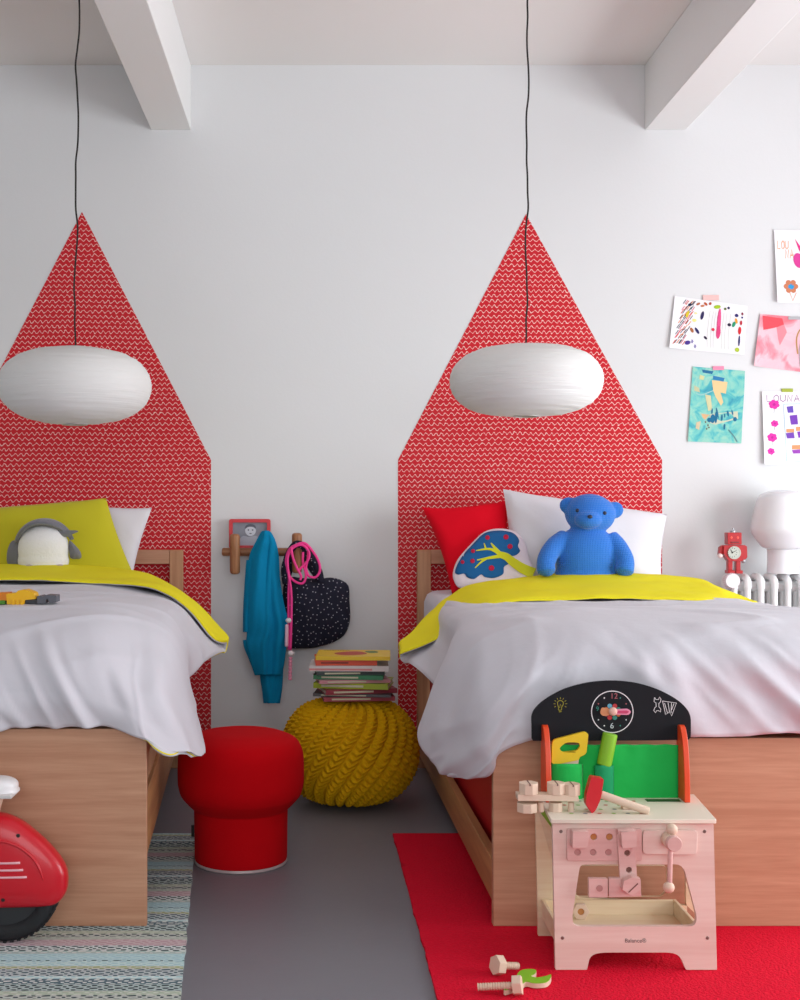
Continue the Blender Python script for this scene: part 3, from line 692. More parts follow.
# framed photograph standing on the bar
root = thing('picture_frame', W(249, 548, 5.30), 'red framed black and white photograph of a child on the coat rack', 'picture frame')
fd = 5.305
o_ = rrect(229, 519, 270.5, 548.5, 2.2, 5); i_ = rrect(232.6, 522.5, 267, 545.5, .8, 3)
MB().prism([o_, i_[::-1]], lambda x, y, t: W(x, y, fd-.012)+Vector((0, t, 0)), .022).build('frame', mat('frame_red', '#d3202e', .35), root, bevel=.002)
M_PH = mat('photo_grey', '#8d8f9b', .5, var=.25, vscale=25); mb = MB().prism([rrect(232, 522, 267.5, 546, .5, 3)], lambda x, y, t: W(x, y, fd)+Vector((0, t, 0)), .003, 0)
fl = lambda x, y: W(x, y, fd-.0006)
def flat(mb, pts, sf, mi): 
    tri = tessellate_polygon([[Vector((p[0], p[1], 0)) for p in pts]]); mb.add([sf(*p) for p in pts], [tuple(t) for t in tri], mi)
flat(mb, smooth_loop([(238, 541), (243, 536), (249, 537), (256, 536), (263, 541), (264, 545.5), (237, 545.5)], 4), fl, 1)
fl2 = lambda x, y: W(x, y, fd-.001); flat(mb, circ(250.5, 530.5, 5.4, 20, ry=5.6), fl2, 2)
fl3 = lambda x, y: W(x, y, fd-.0014)
for x in (248.4, 252.6): flat(mb, circ(x, 530, .8, 10), fl3, 3)
flat(mb, circ(250.5, 533.5, 1.3, 10, ry=.5), fl3, 3); flat(mb, smooth_loop([(245, 529), (246, 525.5), (250.5, 524), (255, 525.5), (256, 529), (253, 527), (248, 527)], 3), fl3, 3)
mb.build('photograph', [M_PH, mat('photo_pale', '#b3b6c4', .5), mat('photo_face', '#d4d6e0', .5), mat('photo_dark', '#5b5d6b', .5)], root, smooth=0)
# teal sweater
M_TEAL = mat('teal_fabric', '#0886b4', .9, bump=.15, bscale=60, spec=.15)
root = thing('sweater', W(266, 560, 5.2), 'teal blue sweater hanging from the middle peg of the coat rack', 'sweater')
def cloth(rows, d0, name, th=.010, seed=0, amp=.020, par=None, folds=9):
    "rows: (y, xl, xr, extra depth); a hanging cloth with folds running downwards"
    def fn(u, v):
        y = v*(len(rows)-1); i = min(int(y), len(rows)-2); t = y-i
        r = [rows[min(max(i+k, 0), len(rows)-1)] for k in (-1, 0, 1, 2)]
        py, xl, xr, dd = (cr(r[0][k], r[1][k], r[2][k], r[3][k], t) for k in range(4))
        a = 2*u-1; px = xl+(xr-xl)*u
        w = math.sin(u*folds+seed+v*1.3)*.35+noise.noise(Vector((u*4+seed, v*2.2, seed)))*.6-.9*math.exp(-(noise.noise(Vector((u*2.3+v*1.2+seed, v*.9-u*.5, seed)))/.16)**2)
        return W(px, py, d0+dd-.03*(1-a*a)*min(1, .4+v)+amp*w*min(1, .15+v*1.6)*(1-abs(a)**4))
    mb = MB().grid(fn, 40, 60); o = mb.build(name, M_TEAL, par, smooth=180)
    md = o.modifiers.new('s', 'SOLIDIFY'); md.thickness = th; md.offset = 0
    return o
cloth([(531.5, 263, 268, .0), (534, 261, 271, -.005), (542, 256.5, 275, .0), (556, 250, 278, .01), (580, 247.5, 279.5, .012), (605, 245.5, 283.5, .012), (622, 246.5, 288, .01), (634, 247.5, 288, .01), (644, 247, 286, .01), (660, 251, 284, .012), (675, 255.5, 281, .014)], 5.19, 'body', seed=1, par=root)
cloth([(560, 247, 256, .012), (590, 245, 254, .015), (610, 244, 251, .018), (632, 243.8, 249, .02)], 5.205, 'sleeve', th=.008, seed=2, amp=.004, par=root, folds=3)
cloth([(650, 258, 283, .012), (670, 260, 282.5, .014), (690, 263, 281, .016), (703, 264.5, 279, .018)], 5.205, 'sleeve', th=.010, seed=3, amp=.006, par=root, folds=3)
cloth([(640, 243.5, 262, .02), (648, 245, 264, .016), (660, 250, 268, .014), (674, 255.5, 264, .014)], 5.20, 'hem_fold', th=.008, seed=4, amp=.006, par=root, folds=4)
# bag
root = thing('bag', W(318, 645, 5.25), 'navy drawstring bag with small white dots hanging from the right peg', 'bag')
def dots_mat():
    m = bpy.data.materials.new('navy_dotted'); m.use_nodes = True; N = m.node_tree.nodes; L = m.node_tree.links
    b = N['Principled BSDF']; b.inputs['Roughness'].default_value = .9
    g = N.new('ShaderNodeNewGeometry'); sp = N.new('ShaderNodeSeparateXYZ'); cb = N.new('ShaderNodeCombineXYZ'); L.new(g.outputs['Position'], sp.inputs[0])
    L.new(sp.outputs['X'], cb.inputs[0]); L.new(sp.outputs['Z'], cb.inputs[1])
    v = N.new('ShaderNodeTexVoronoi'); v.voronoi_dimensions = '2D'; v.inputs['Scale'].default_value = 46; v.inputs['Randomness'].default_value = .85; L.new(cb.outputs[0], v.inputs['Vector'])
    lt = N.new('ShaderNodeMath'); lt.operation = 'LESS_THAN'; lt.inputs[1].default_value = .11; L.new(v.outputs['Distance'], lt.inputs[0])
    mx = N.new('ShaderNodeMixRGB'); L.new(lt.outputs[0], mx.inputs[0]); mx.inputs[1].default_value = hexc('#15172c'); mx.inputs[2].default_value = hexc('#a9a6b0')
    L.new(mx.outputs[0], b.inputs['Base Color']); return m
M_NB = dots_mat()
bo = smooth_loop([(284, 583), (290, 577), (303, 578), (318, 579), (330, 577.5), (341, 580), (348.5, 586), (349.5, 600), (350, 620), (345, 634), (334, 642), (318, 647), (300, 648.5), (287, 647), (283, 635), (282, 610)], 5)
mb = MB().inflate(bo, lambda x, y, t: W(x, y, 5.262-t), .058, rings=18, e=.42)
for v in mb.v:
    v.y -= .010*noise.noise(Vector((v.x*22+v.z*6, 3, v.z*8)))+.006*noise.noise(Vector((v.x*45, 1, v.z*14)))
mb.build('pouch', M_NB, root, smooth=180)
def strap(pts, ds, w, name='handle'):
    pp = smooth_path([W(x, y, dd) for (x, y), dd in zip(pts, ds)], 8); vs = []
    mb = MB()
    for i, p in enumerate(pp):
        t = (pp[min(i+1, len(pp)-1)]-pp[max(i-1, 0)]).normalized(); n = Vector((-t.z, 0, t.x)).normalized()
        vs += [p+n*w/2, p-n*w/2]
    mb.add(vs, [(2*i, 2*i+1, 2*i+3, 2*i+2) for i in range(len(pp)-1)]); o = mb.build(name, M_NB, root, smooth=180)
    md = o.modifiers.new('s', 'SOLIDIFY'); md.thickness = .006; md.offset = 0
strap([(286, 584), (284.5, 570), (288, 556), (293, 547), (298, 544), (305, 548), (314, 562), (319, 572), (321, 582)], [5.21, 5.21, 5.205, 5.2, 5.2, 5.2, 5.205, 5.21, 5.21], .030)
strap([(286, 584), (291, 566), (297, 548), (304, 556), (311, 568), (322, 583)], [5.24]*6, .026)
# skipping rope
root = thing('skipping_rope', W(290, 590, 5.17), 'neon pink skipping rope with beads looped over the right peg', 'skipping rope')
M_PK = mat('rope_pink', '#ff3d9a', .6)
def rp(pts, dd=5.165, name='rope', r=.0052):
    pp = smooth_path([W(x, y, dd+(z if isinstance(z, float) else 0)) for x, y, *zz in pts for z in [zz[0] if zz else 0.0]], 8)
    return MB().tube(pp, r, 8)
mb = rp([(289, 650), (288.5, 600), (289, 575), (286, 562), (289, 550), (296, 545), (304, 543), (311, 549), (318, 560), (320, 570), (316, 577), (309, 576), (306, 568), (308, 557), (307, 548), (299, 545, -.01), (291, 550), (287, 562), (289, 575), (296, 582), (303, 583), (306, 575), (303, 563), (303, 552)])
m2 = rp([(290.5, 650), (291.5, 610), (291, 590), (288, 570), (288, 556), (293, 548), (302, 545), (309, 552), (308, 560), (302, 567), (298, 571)], 5.155); mb.add(m2.v, m2.f)
m2 = rp([(291, 547), (293, 558), (297, 568), (301, 576), (300, 580)], 5.15); mb.add(m2.v, m2.f)
mb.build('rope', M_PK, root, smooth=180)
M_PK2 = mat('handle_pink', '#f29ab8', .5); M_BD = mat('bead_white', '#f0e8ea', .4)
MB().ell(W(288.7, 620.5, 5.155), (.013, .012, .011)).build('bead', M_BD, root)
MB().capsule(W(287, 624, 5.16), W(286.5, 647, 5.16), .0075).build('handle', mat('handle_pale', '#f0c9da', .5), root)
MB().ell(W(291, 653.5, 5.155), (.014, .013, .0125)).build('bead', M_BD, root)
mb = MB(); a = W(290.5, 657, 5.155); b = W(290, 680, 5.155)
pp = [a.lerp(b, i/24) for i in range(25)]; mb.tube(pp, [.0075+.0014*math.sin(i*1.7) for i in range(25)], 14); mb.build('handle', M_PK2, root, smooth=180)
# ------------------------------------------------------------------ knitted pouf
c = W(350, 752, 4.65); Rw = 67.5*4.62/F; pz = .402
root_l = 'mustard yellow chunky knitted pouf by the wall between the beds'
def pouf(u, v):
    th = 2*math.pi*u; ph = math.pi*v
    NR = 26; rad = math.sin(ph)**.80 if math.sin(ph) > 0 else 0
    z = math.cos(ph); z = math.copysign(abs(z)**.92, z)
    sw = .62*(-math.cos(ph))
    P = NR*(th+sw)
    fr = (P/(2*math.pi)) % 1; rib = abs(math.sin(P/2))     # 0 at groove
    L_ = ph*Rw/.0225
    side = 1 if fr > .5 else -1
    k = math.sin(2*math.pi*(L_+ .9*abs(fr-.5)*2))
    amp = min(1, math.sin(ph)*1.6)
    h = (.017*rib**.8 +   .0062*k*rib + .002*noise.noise(Vector((th*9, ph*12, 0))))*amp
    sink = .0
    nx = Vector((math.cos(th)*math.sin(ph), math.sin(th)*math.sin(ph), math.cos(ph)))
    p = Vector((math.cos(th)*Rw*.955*rad, math.sin(th)*Rw*.955*rad, z*pz*.47))+nx*h
    p.z += pz/2
    p.z = max(.002, p.z); p.z = min(p.z, pz-.008+.004*rib)
    return Vector((c.x, c.y, 0))+p
mb = MB().grid(pouf, 900, 300, cu=True)
tag(mb.build('knitted_pouf', mat('mustard_wool', '#dcA90a', .95, bump=.35, bscale=220, spec=.15), smooth=180), root_l, 'pouf')
# ------------------------------------------------------------------ red stool
sc_ = W(241, 800, 3.88); R1 = 63*3.88/F; R2 = 46*3.88/F
root = thing('stool', (sc_.x, sc_.y, 0), 'round red upholstered mushroom stool beside the left bed', 'stool')
tp = .408
prof = [(R2-.004, .010), (R2, .016), (R2+.001, .06), (R2+.002, .15), (R2+.003, .168), (R2+.012, .176), (R1-.022, .196), (R1-.009, .214), (R1-.001, .245), (R1, .29), (R1-.001, .325), (R1-.006, .352), (R1-.020, .378), (R1-.045, .393), (R1-.09, tp-.002), (.03, tp), (.0005, tp)]
pr2 = [tuple(p) for p in smooth_path([Vector((a_, b_, 0)) for a_, b_ in prof], 4)]
MB().lathe([(p[0], p[1]) for p in pr2], (sc_.x, sc_.y, 0), 96).build('upholstery', mat('red_felt', '#c8020f', .95, bump=.12, bscale=240, spec=.15), root, smooth=180)
MB().lathe([(.001, .001), (R2-.001, .001), (R2+.001, .004), (R2-.001, .0105), (.001, .0105)], (sc_.x, sc_.y, 0), 96).build('base_ring', mat('base_clear', '#b9a6a6', .3), root)
a_ = math.radians(188); p = Vector((sc_.x+math.cos(a_)*(R2+.002), sc_.y+math.sin(a_)*(R2+.002), .10))
MB().box((-.009, -.0015, -.018), (.0, .0015, .018), at=p+Vector((-.0, 0, .0))).build('label_tag', M_BLK, root)
# ------------------------------------------------------------------ books
M_PAGE = mat('paper_edges', '#e6ded2', .9)
bk = [  # w, depth, thickness, cover colour, spine px offset, rotation, label (bottom first)
 (.262, .20, .016, '#a03b45', .020, 6, 'dark red thin book at the very bottom of the book pile'),
 (.285, .21, .010, '#4b4a4c', .012, -8, 'charcoal grey book second from the bottom of the pile'),
 (.268, .215, .017, '#8c2f3c', .016, 14, 'maroon book below the lime green book in the pile'),
 (.275, .20, .020, '#9aab24', .012, -12, 'lime green book low in the pile with its corner sticking out right'),
 (.262, .20, .012, '#c98a92', .000, 9, 'dusty pink book in the pile just above the lime green one'),
 (.255, .19, .016, '#2f7d52', -.004, -7, 'green hardback book in the middle of the pile'),
 (.250, .19, .014, '#2c3d3a', -.010, 5, 'dark green book right below the white-spined book in the pile'),
 (.290, .20, .020, '#d9d2d0', -.006, -3, 'white-spined picture book below the orange red book'),
 (.225, .19, .020, '#e0502e', -.022, 2, 'orange red book second from the top of the pile'),
 (.272, .215, .014, '#e8c21c', .010, -4, 'yellow picture book lying on top of the book pile')]
z = .402; bc = W(351, 700, 4.62)
for w_, dp, th, colr, dx, rot, lab in bk:
    o0 = Vector((bc.x+dx, bc.y, z)); Rm = R3('Z', rot*.8)
    root = thing('book', o0, lab, 'book', 'children\'s books piled on the pouf'); m = mat('book_'+colr[1:], colr, .4)
    mb = MB(); cvt = .0022
    mb.box((-w_/2, -dp/2, 0), (w_/2, dp/2, cvt), Rm, o0); mb.box((-w_/2, -dp/2, th-cvt), (w_/2, dp/2, th), Rm, o0)
    mb.box((-w_/2, -dp/2, cvt), (w_/2, -dp/2+cvt, th-cvt), Rm, o0)
    mb.build('cover', m, root, smooth=0)
    MB().box((-w_/2+.004, -dp/2+cvt+.0002, cvt), (w_/2-.004, dp/2-.004, th-cvt), Rm, o0).build('pages', M_PAGE, root, smooth=0)
    if lab.startswith('yellow'):
        mb = MB(); sf = lambda x, y: o0+Rm @ Vector((x, y, th+.0006))
        flat(mb, smooth_loop([(-.06, -.05), (-.02, -.07), (.03, -.05), (.05, -.01), (.02, .05), (-.03, .04), (-.07, .0)], 4), sf, 0)
        flat(mb, smooth_loop([(.06, .0), (.09, .02), (.08, .07), (.04, .06)], 4), sf, 1)
        for k in range(5): stroke2(mb, [(-.115+.02*k, .07), (-.105+.02*k, .09), (-.098+.02*k, .07)], .004, sf, 2)
        mb.build('cover_picture', [mat('print_red', '#b8392a', .5), mat('print_green', '#5d7a2e', .5), mat('print_dark', '#4a3320', .5)], root, smooth=0)
    elif lab.startswith('white'):
        MB().box((-w_/2+.0, -dp/2-.0006, th*.15), (w_/2-.06, -dp/2, th*.5), Rm, o0).build('spine_band', mat('spine_pink', '#d98c8c', .5), root, smooth=0)
    elif lab.startswith('orange'):
        MB().box((-w_/2+.02, -dp/2-.0006, th*.35), (-w_/2+.12, -dp/2, th*.65), Rm, o0).build('spine_band', mat('spine_dark', '#8e2a1c', .5), root, smooth=0)
    else:
        MB().box((-w_/2+.03, -dp/2-.0006, th*.3), (w_/2-.09, -dp/2, th*.7), Rm, o0).build('spine_band', mat('spine_light', '#c9c6a8', .5), root, smooth=0)
    z += th+.0006
# ------------------------------------------------------------------ radiator, lamp, robot clock
M_RAD = mat('radiator_white', '#eeeeee', .35)
zt = .826; ry = -.235; rx0 = W(728, 575, D+ry).x
root = thing('radiator', (rx0+.3, ry+.07, 0), 'white cast iron column radiator against the wall right of the bed', 'radiator')
def section(x):
    mb = MB()
    for y in (ry+.012, ry+.07, ry+.128):
        mb.capsule((x, y, .09), (x, y, zt-.02), .0125, n=14)
    n = 9
    mb.tube(smooth_path([(x, ry+.012, zt-.05), (x, ry+.016, zt-.02), (x, ry+.045, zt-.006), (x, ry+.095, zt-.006), (x, ry+.124, zt-.02), (x, ry+.128, zt-.05)], 5), .0155, 12)
    mb.tube(smooth_path([(x, ry+.012, .14), (x, ry+.016, .11), (x, ry+.045, .095), (x, ry+.095, .095), (x, ry+.124, .11), (x, ry+.128, .14)], 5), .0155, 12)
    mb.capsule((x-.027, ry+.07, zt-.045), (x+.027, ry+.07, zt-.045), .022, rnd=.002); mb.capsule((x-.027, ry+.07, .13), (x+.027, ry+.07, .13), .022, rnd=.002)
    mb.box((x-.002, ry+.02, .12), (x+.002, ry+.12, zt-.03))
    return mb
base = section(rx0+.03).build('radiator_section', M_RAD, root, smooth=60)
for k in range(1, 11):
    c2 = base.copy(); C.objects.link(c2); c2.parent = root; c2.location = base.location+Vector((.0555*k, 0, 0))
for k in (1, 9):
    for yy in (ry+.02, ry+.12): MB().capsule((rx0+.03+.0555*k, yy, 0), (rx0+.03+.0555*k, yy, .10), .011, rnd=.003).build('foot', M_RAD, root)
vp = W(733, 581, D+ry-.035)
mb = MB().lathe([(.001, 0), (.028, 0), (.030, .004), (.030, .03), (.026, .034), (.026, .040), (.001, .040)], vp, 36, axis='Y'); mb.build('valve_knob', mat('valve_white', '#f5eff1', .4), root)
mb = MB(); 
for k in range(24):
    q_ = 2*math.pi*k/24; mb.box((-.0015, .006, -.0015), (.0015, .03, .0015), at=vp+Vector((.0305*math.cos(q_), 0, .0305*math.sin(q_))))
mb.build('valve_ridges', mat('valve_pink', '#e2ced4', .4), root)
MB().capsule(vp+Vector((0, .035, 0)), vp+Vector((.02, .11, .0)), .011).build('valve_pipe', M_RAD, root)
root = thing('table_lamp', W(783, 575, D-.17), 'white mushroom shaped lamp standing on the radiator', 'lamp')
lc = W(783, 575, D-.17); lc.z = zt+.0105
M_LMP = mat('opal_white', '#f2f2f6', .25, trans=.2)
s_ = (D-.17)/F
colm = [(15.5, 0), (15.2, 8), (15, 20), (15.5, 24)]
MB().lathe([(.001, 0)]+[(r*s_, z_*s_) for r, z_ in colm]+[(.001, 24*s_)], lc, 64).build('lamp_base', M_LMP, root)
dome = [(15.5, 24.1), (20, 26), (25.5, 33), (30.5, 42), (30.3, 50), (28.5, 60), (26, 70), (23, 77), (17, 81), (8, 83), (.1, 83.5)]
dd_ = smooth_path([Vector((a_, b_, 0)) for a_, b_ in dome], 5)
MB().lathe([(.001, 24.1*s_)]+[(max(.0005, p[0]*s_), p[1]*s_) for p in dd_], lc, 64).build('lamp_shade', M_LMP, root, smooth=50)
# robot clock
d = 5.15; rz = zt+.011; c = W(734, 551, d); s_ = d/F
root = thing('robot_clock', (c.x, c.y, rz), 'small red tin robot with a clock in its chest on the radiator', 'clock')
M_RT = mat('robot_red', '#b80c16', .35, coat=.2); M_ST = mat('robot_steel', '#b9b9bd', .3, metal=.8)
def rb(x0, y0, x1, y1, dep, m, name, par=root, bev=.002, yo=0):
    a = W(x0, y1, d); b = W(x1, y0, d); return MB().box((a.x, a.y-dep/2+yo, a.z), (b.x, b.y+dep/2+yo, b.z)).build(name, m, par, bevel=bev)
hd = rb(726, 532.5, 740, 544.5, .045, M_RT, 'head')
for x in (729.5, 736): p = W(x, 537.5, d); MB().lathe([(.001, 0), (.0055, 0), (.0035, -.003), (.001, -.003)], p+Vector((0, -.0225, 0)), 16, axis='Y').build('eye', mat('robot_eye', '#ff6a5a', .3), hd)
rb(729, 541.5, 737, 543, .003, mat('robot_mouth', '#7a0f14', .4), 'mouth', hd, .0005, -.0235)
p = W(733, 531, d); MB().lathe([(.001, -.004), (.012, -.004), (.012, 0), (.008, .004), (.003, .006), (.003, .012), (.001, .013)], p, 24).build('antenna', M_ST, hd)
tr = MB().prism([roundpoly([(722.5, 545), (744, 545), (745.5, 552), (741, 561), (727, 561), (722, 553)], 1.5, 4)], lambda x, y, t: W(x, y, d)+Vector((0, t-.022, 0)), .044).build('torso', M_RT, root, bevel=.002)
p = W(732.3, 552.5, d); MB().lathe([(.001, 0), (.026, 0), (.027, -.004), (.024, -.005), (.023, -.003), (.001, -.003)], p+Vector((0, -.0225, 0)), 40, axis='Y').build('clock_face', mat('clock_cream', '#c6cbc0', .4), tr)
mb = MB(); cfn = lambda x, y: W(x, y, d-.0265)
stroke2(mb, [(732.3, 552.5), (730.6, 549.5)], .7, cfn); stroke2(mb, [(732.3, 552.5), (735.6, 551)], .5, cfn); mb.add([cfn(*q_) for q_ in circ(732.3, 552.5, .9, 12)], [tuple(range(12))])
for k in range(12): q_ = math.pi*k/6; stroke2(mb, [(732.3+4*math.cos(q_), 552.5+4*math.sin(q_)), (732.3+5*math.cos(q_), 552.5+5*math.sin(q_))], .5, cfn)
o = mb.build('clock_hands', M_BLK, tr, smooth=0); o.modifiers.new('s', 'SOLIDIFY').thickness = .0006
ar = MB().prism([roundpoly([(722, 545), (719, 547), (718, 556), (721, 557), (724, 550)], 1, 3)], lambda x, y, t: W(x, y, d)+Vector((0, t-.012, 0)), .024).build('arm', M_RT, root, bevel=.0015)
MB().ell(W(720, 555.8, d-.01), (.011, .011, .010)).build('hand', mat('robot_hand', '#f3ddd8', .4), ar)
ar = MB().prism([roundpoly([(741, 545), (746, 546), (746.5, 557), (744, 560), (741, 559), (742, 551)], 1, 3)], lambda x, y, t: W(x, y, d)+Vector((0, t-.012, 0)), .024).build('arm', M_RT, root, bevel=.0015)
MB().ell(W(743.5, 561, d-.01), (.009, .010, .009)).build('hand', M_ST, ar)
b0 = H-(575.5-VY)*s_
for x0, x1 in ((727.2, 731.5), (735.2, 739.5)):
    a = W(x0, 0, d); b = W(x1, 0, d); lg = MB().box((a.x, a.y-.014, rz+.01), (b.x, a.y+.014, W(0, 560.5, d).z)).build('leg', M_RT, root, bevel=.0015)
    MB().box((a.x-.005, a.y-.028, rz), (b.x+.005, a.y+.018, rz+.013)).build('foot', M_RT, lg, bevel=.002)
# ------------------------------------------------------------------ children's drawings
def cm(h): return mat('ink_'+h[1:], h, .8)
def paper(label, tl, tr, br, bl, base, marks, tapes=(), curl=.02, name='drawing'):
    cs = [W(x, y, D-.002) for x, y in (tl, tr, br, bl)]
    def sf0(u, v, l=0):
        p = (cs[0]*(1-u)+cs[1]*u)*(1-v)+(cs[3]*(1-u)+cs[2]*u)*v
        return p+Vector((0, -l-curl*max(0, .35-u)**2*5*(.35+v*.65)-.004*abs(math.sin(v*5+u*3))*u, 0))
    mats = [base]; mb = MB().grid(lambda u, v: sf0(u, v), 24, 24, 0)
    for v_ in list(mb.v): pass
    n0 = len(mb.v); mb.grid(lambda u, v: sf0(u, v, -.0008), 24, 24, 0)
    for mk in marks:
        col = cm(mk[1]); 
        if col not in mats: mats.append(col)
        mi = mats.index(col)
        if mk[0] == 'l':
            pp = mk[3] if len(mk) < 5 else [tuple(q[:2]) for q in smooth_path([Vector((*q, 0)) for q in mk[3]], 5)]
            stroke2(mb, pp, mk[2], lambda x, y: sf0(x, y, .0010), mi)
        elif mk[0] == 'b':
            _, _, x, y, rx, ry, ang = mk; a = math.radians(ang)
            pts = [(x+rx*math.cos(t)*math.cos(a)-ry*math.sin(t)*math.sin(a), y+rx*math.cos(t)*math.sin(a)+ry*math.sin(t)*math.cos(a)) for t in [i*math.pi/8 for i in range(16)]]
            mb.add([sf0(*p, .0014) for p in pts], [tuple(range(16))], mi)
        elif mk[0] == 'p': 
            flat(mb, mk[2], lambda x, y: sf0(x, y, .0007 if len(mk) < 4 else mk[3]), mi)
    if not tapes:
        return tag(mb.build(name, mats, smooth=0, weld=False), label, 'drawing', 'drawings taped to the wall')
    root = thing(name, sf0(.5, 1), label, 'drawing', 'drawings taped to the wall'); mb.build('sheet', mats, root, smooth=0, weld=False)
    for col, x0, y0, x1, y1 in tapes:
        MB().prism([[(x0, y0), (x1, y0), (x1, y1), (x0, y1)]], lambda x, y, t: W(x, y, D-.0065)+Vector((0, t, 0)), .006).build('tape', mat('tape_'+col[1:], col, .7), root, smooth=0)
M_PP = mat('drawing_paper', '#f7f4f7', .9)
rnd = random.Random(4)
# 1 coloured dashes and a pink candle
mk = []
for r in range(9):
    for k in range(7):
        x = .05+.16*(1-r/9)*.6+k*.022+rnd.uniform(-.008, .008); y = .1+.095*r+rnd.uniform(-.02, .02)
        mk.append(('l', ['#3a3550', '#e0607a', '#d85a3a', '#3a3550', '#e88a4a', '#2c2a3c'][(k+r) % 6], .010, [(x+.018, y-.042), (x-.016, y+.042)]))
for x, y, rx, ry, a, c_ in ((.22, .14, .025, .03, 20, '#1f1d40'), (.20, .34, .02, .07, 10, '#e0cc30'), (.40, .33, .022, .085, 5, '#2a2258'), (.28, .66, .022, .05, -20, '#b06a40'), (.35, .66, .02, .065, -25, '#231e60'), (.24, .93, .035, .045, 30, '#4a2f90'), (.47, .79, .018, .035, -30, '#2c2340'),
        (.33, .10, .018, .035, 40, '#b0603c'), (.39, .13, .02, .03, 60, '#c87a50'), (.43, .08, .02, .035, -30, '#c0552c'), (.49, .06, .018, .03, 10, '#b0452c'), (.59, .11, .035, .05, 60, '#a4c61c'), (.56, .60, .022, .03, 0, '#e03050'), (.70, .13, .018, .025, 0, '#5a6a20'), (.745, .10, .018, .025, 0, '#231e50'),
        (.86, .24, .024, .035, 0, '#2a2570'), (.935, .19, .014, .03, 0, '#8a2040'), (.935, .27, .012, .02, 0, '#2a2570'), (.86, .36, .018, .055, -10, '#f0a030'), (.925, .39, .016, .05, 0, '#c02a3a'), (.83, .44, .022, .06, 10, '#1f9a70'), (.77, .46, .024, .032, 0, '#2c2340'), (.915, .56, .022, .08, 0, '#d8202c'), (.92, .78, .012, .11, 0, '#24246a'), (.90, .98, .03, .045, 0, '#b6cc3a'), (.31, .30, .02, .02, 0, '#efe6a0'), (.30, .45, .03, .03, 0, '#f0ea90')):
    mk.append(('b', c_, x, y*.93, rx, ry, a))
mk.append(('b', '#e8508c', .63, .42, .026, .30, 0)); mk.append(('b', '#e0407c', .633, .60, .03, .13, 0))
for x in (.50, .545, .58, .69, .73, .78): mk.append(('l', '#d9dcd4', .006, [(x, .2), (x-.01, .6), (x+.005, .92)], 1))
for a in (0, 60, 120): 
    for x, y in ((.30, .83), (.345, .92)): mk.append(('l', '#5a50a8', .007, [(x-.02*math.cos(math.radians(a)), y-.04*math.sin(math.radians(a))), (x+.02*math.cos(math.radians(a)), y+.04*math.sin(math.radians(a)))]))
paper('white drawing with rows of coloured dashes and a pink candle', (674.5, 296), (747.5, 306), (744, 355), (668.5, 348), M_PP, mk, [('#f2c4c0', 703, 295, 719, 300)])
# 2 teal painting
def paint_mat(name, cols, scale, dist=1.5):
    m = bpy.data.materials.new(name); m.use_nodes = True; N = m.node_tree.nodes; L = m.node_tree.links
    b = N['Principled BSDF']; b.inputs['Roughness'].default_value = .75
    g = N.new('ShaderNodeNewGeometry'); n = N.new('ShaderNodeTexNoise'); n.inputs['Scale'].default_value = scale; n.inputs['Detail'].default_value = 4; n.inputs['Distortion'].default_value = dist
    L.new(g.outputs['Position'], n.inputs['Vector']); r = N.new('ShaderNodeValToRGB'); e = r.color_ramp.elements
    while len(e) < len(cols): e.new(.5)
    for i, (p, c_) in enumerate(cols): e[i].position = p; e[i].color = hexc(c_)
    L.new(n.outputs['Fac'], r.inputs[0]); L.new(r.outputs[0], b.inputs['Base Color']); return m
M_TP = paint_mat('teal_paint', [(.25, '#2f8fae'), (.40, '#55bcc0'), (.5, '#7fcfc4'), (.6, '#9fd6c4'), (.75, '#62c4c4')], 14)
mk = [('p', '#efcf98', [(.38, .16), (.68, .17), (.66, .33), (.56, .32), (.62, .45), (.58, .5), (.47, .38), (.42, .30)]), ('p', '#d9d3a6', [(.27, .36), (.38, .37), (.42, .56), (.35, .58)]), ('p', '#dcd9a0', [(.15, .10), (.24, .12), (.22, .17), (.14, .16)]), ('p', '#c9c8a0', [(.05, .25), (.15, .28), (.17, .34), (.06, .32)]),
      ('p', '#e5b98c', [(.22, .62), (.38, .63), (.30, .70), (.25, .67)]), ('p', '#d9c7a4', [(.14, .74), (.22, .72), (.20, .84), (.13, .82)]), ('p', '#2b7fb4', [(.40, .10), (.62, .12), (.60, .17), (.40, .15)]), ('p', '#cfd3b8', [(.38, .62), (.9, .56), (.92, .66), (.5, .76), (.40, .74)]), ('p', '#1d6f9c', [(.18, .03), (.40, .04), (.38, .08), (.2, .07)])]
for x, y, rx, ry, a in ((.44, .68, .045, .06, 0), (.38, .70, .04, .03, 0), (.50, .66, .025, .08, 0), (.52, .60, .015, .08, -20), (.61, .66, .018, .045, 0), (.72, .60, .018, .04, -20), (.66, .63, .012, .03, -10), (.80, .58, .014, .04, -25), (.86, .67, .035, .03, 0), (.42, .58, .015, .04, 0), (.67, .78, .018, .04, 0)): mk.append(('b', '#0f6f96', x, y, rx, ry, a))
for x, y in ((.31, .73), (.36, .77), (.34, .82), (.38, .80)): mk.append(('b', '#6a5a4a', x, y, .014, .012, 20))
mk.append(('l', '#5f8f94', .02, [(.75, .82), (.85, .90), (.92, .98)], 1)); mk.append(('l', '#9fd0cc', .015, [(.1, .35), (.2, .37), (.42, .30)], 1))
paper('teal and cream painting held by pink tape', (692.5, 366.5), (745, 371), (741, 443.5), (687.5, 441.5), M_TP, mk, [('#f290b0', 713, 366.2, 724, 370)], curl=.01)
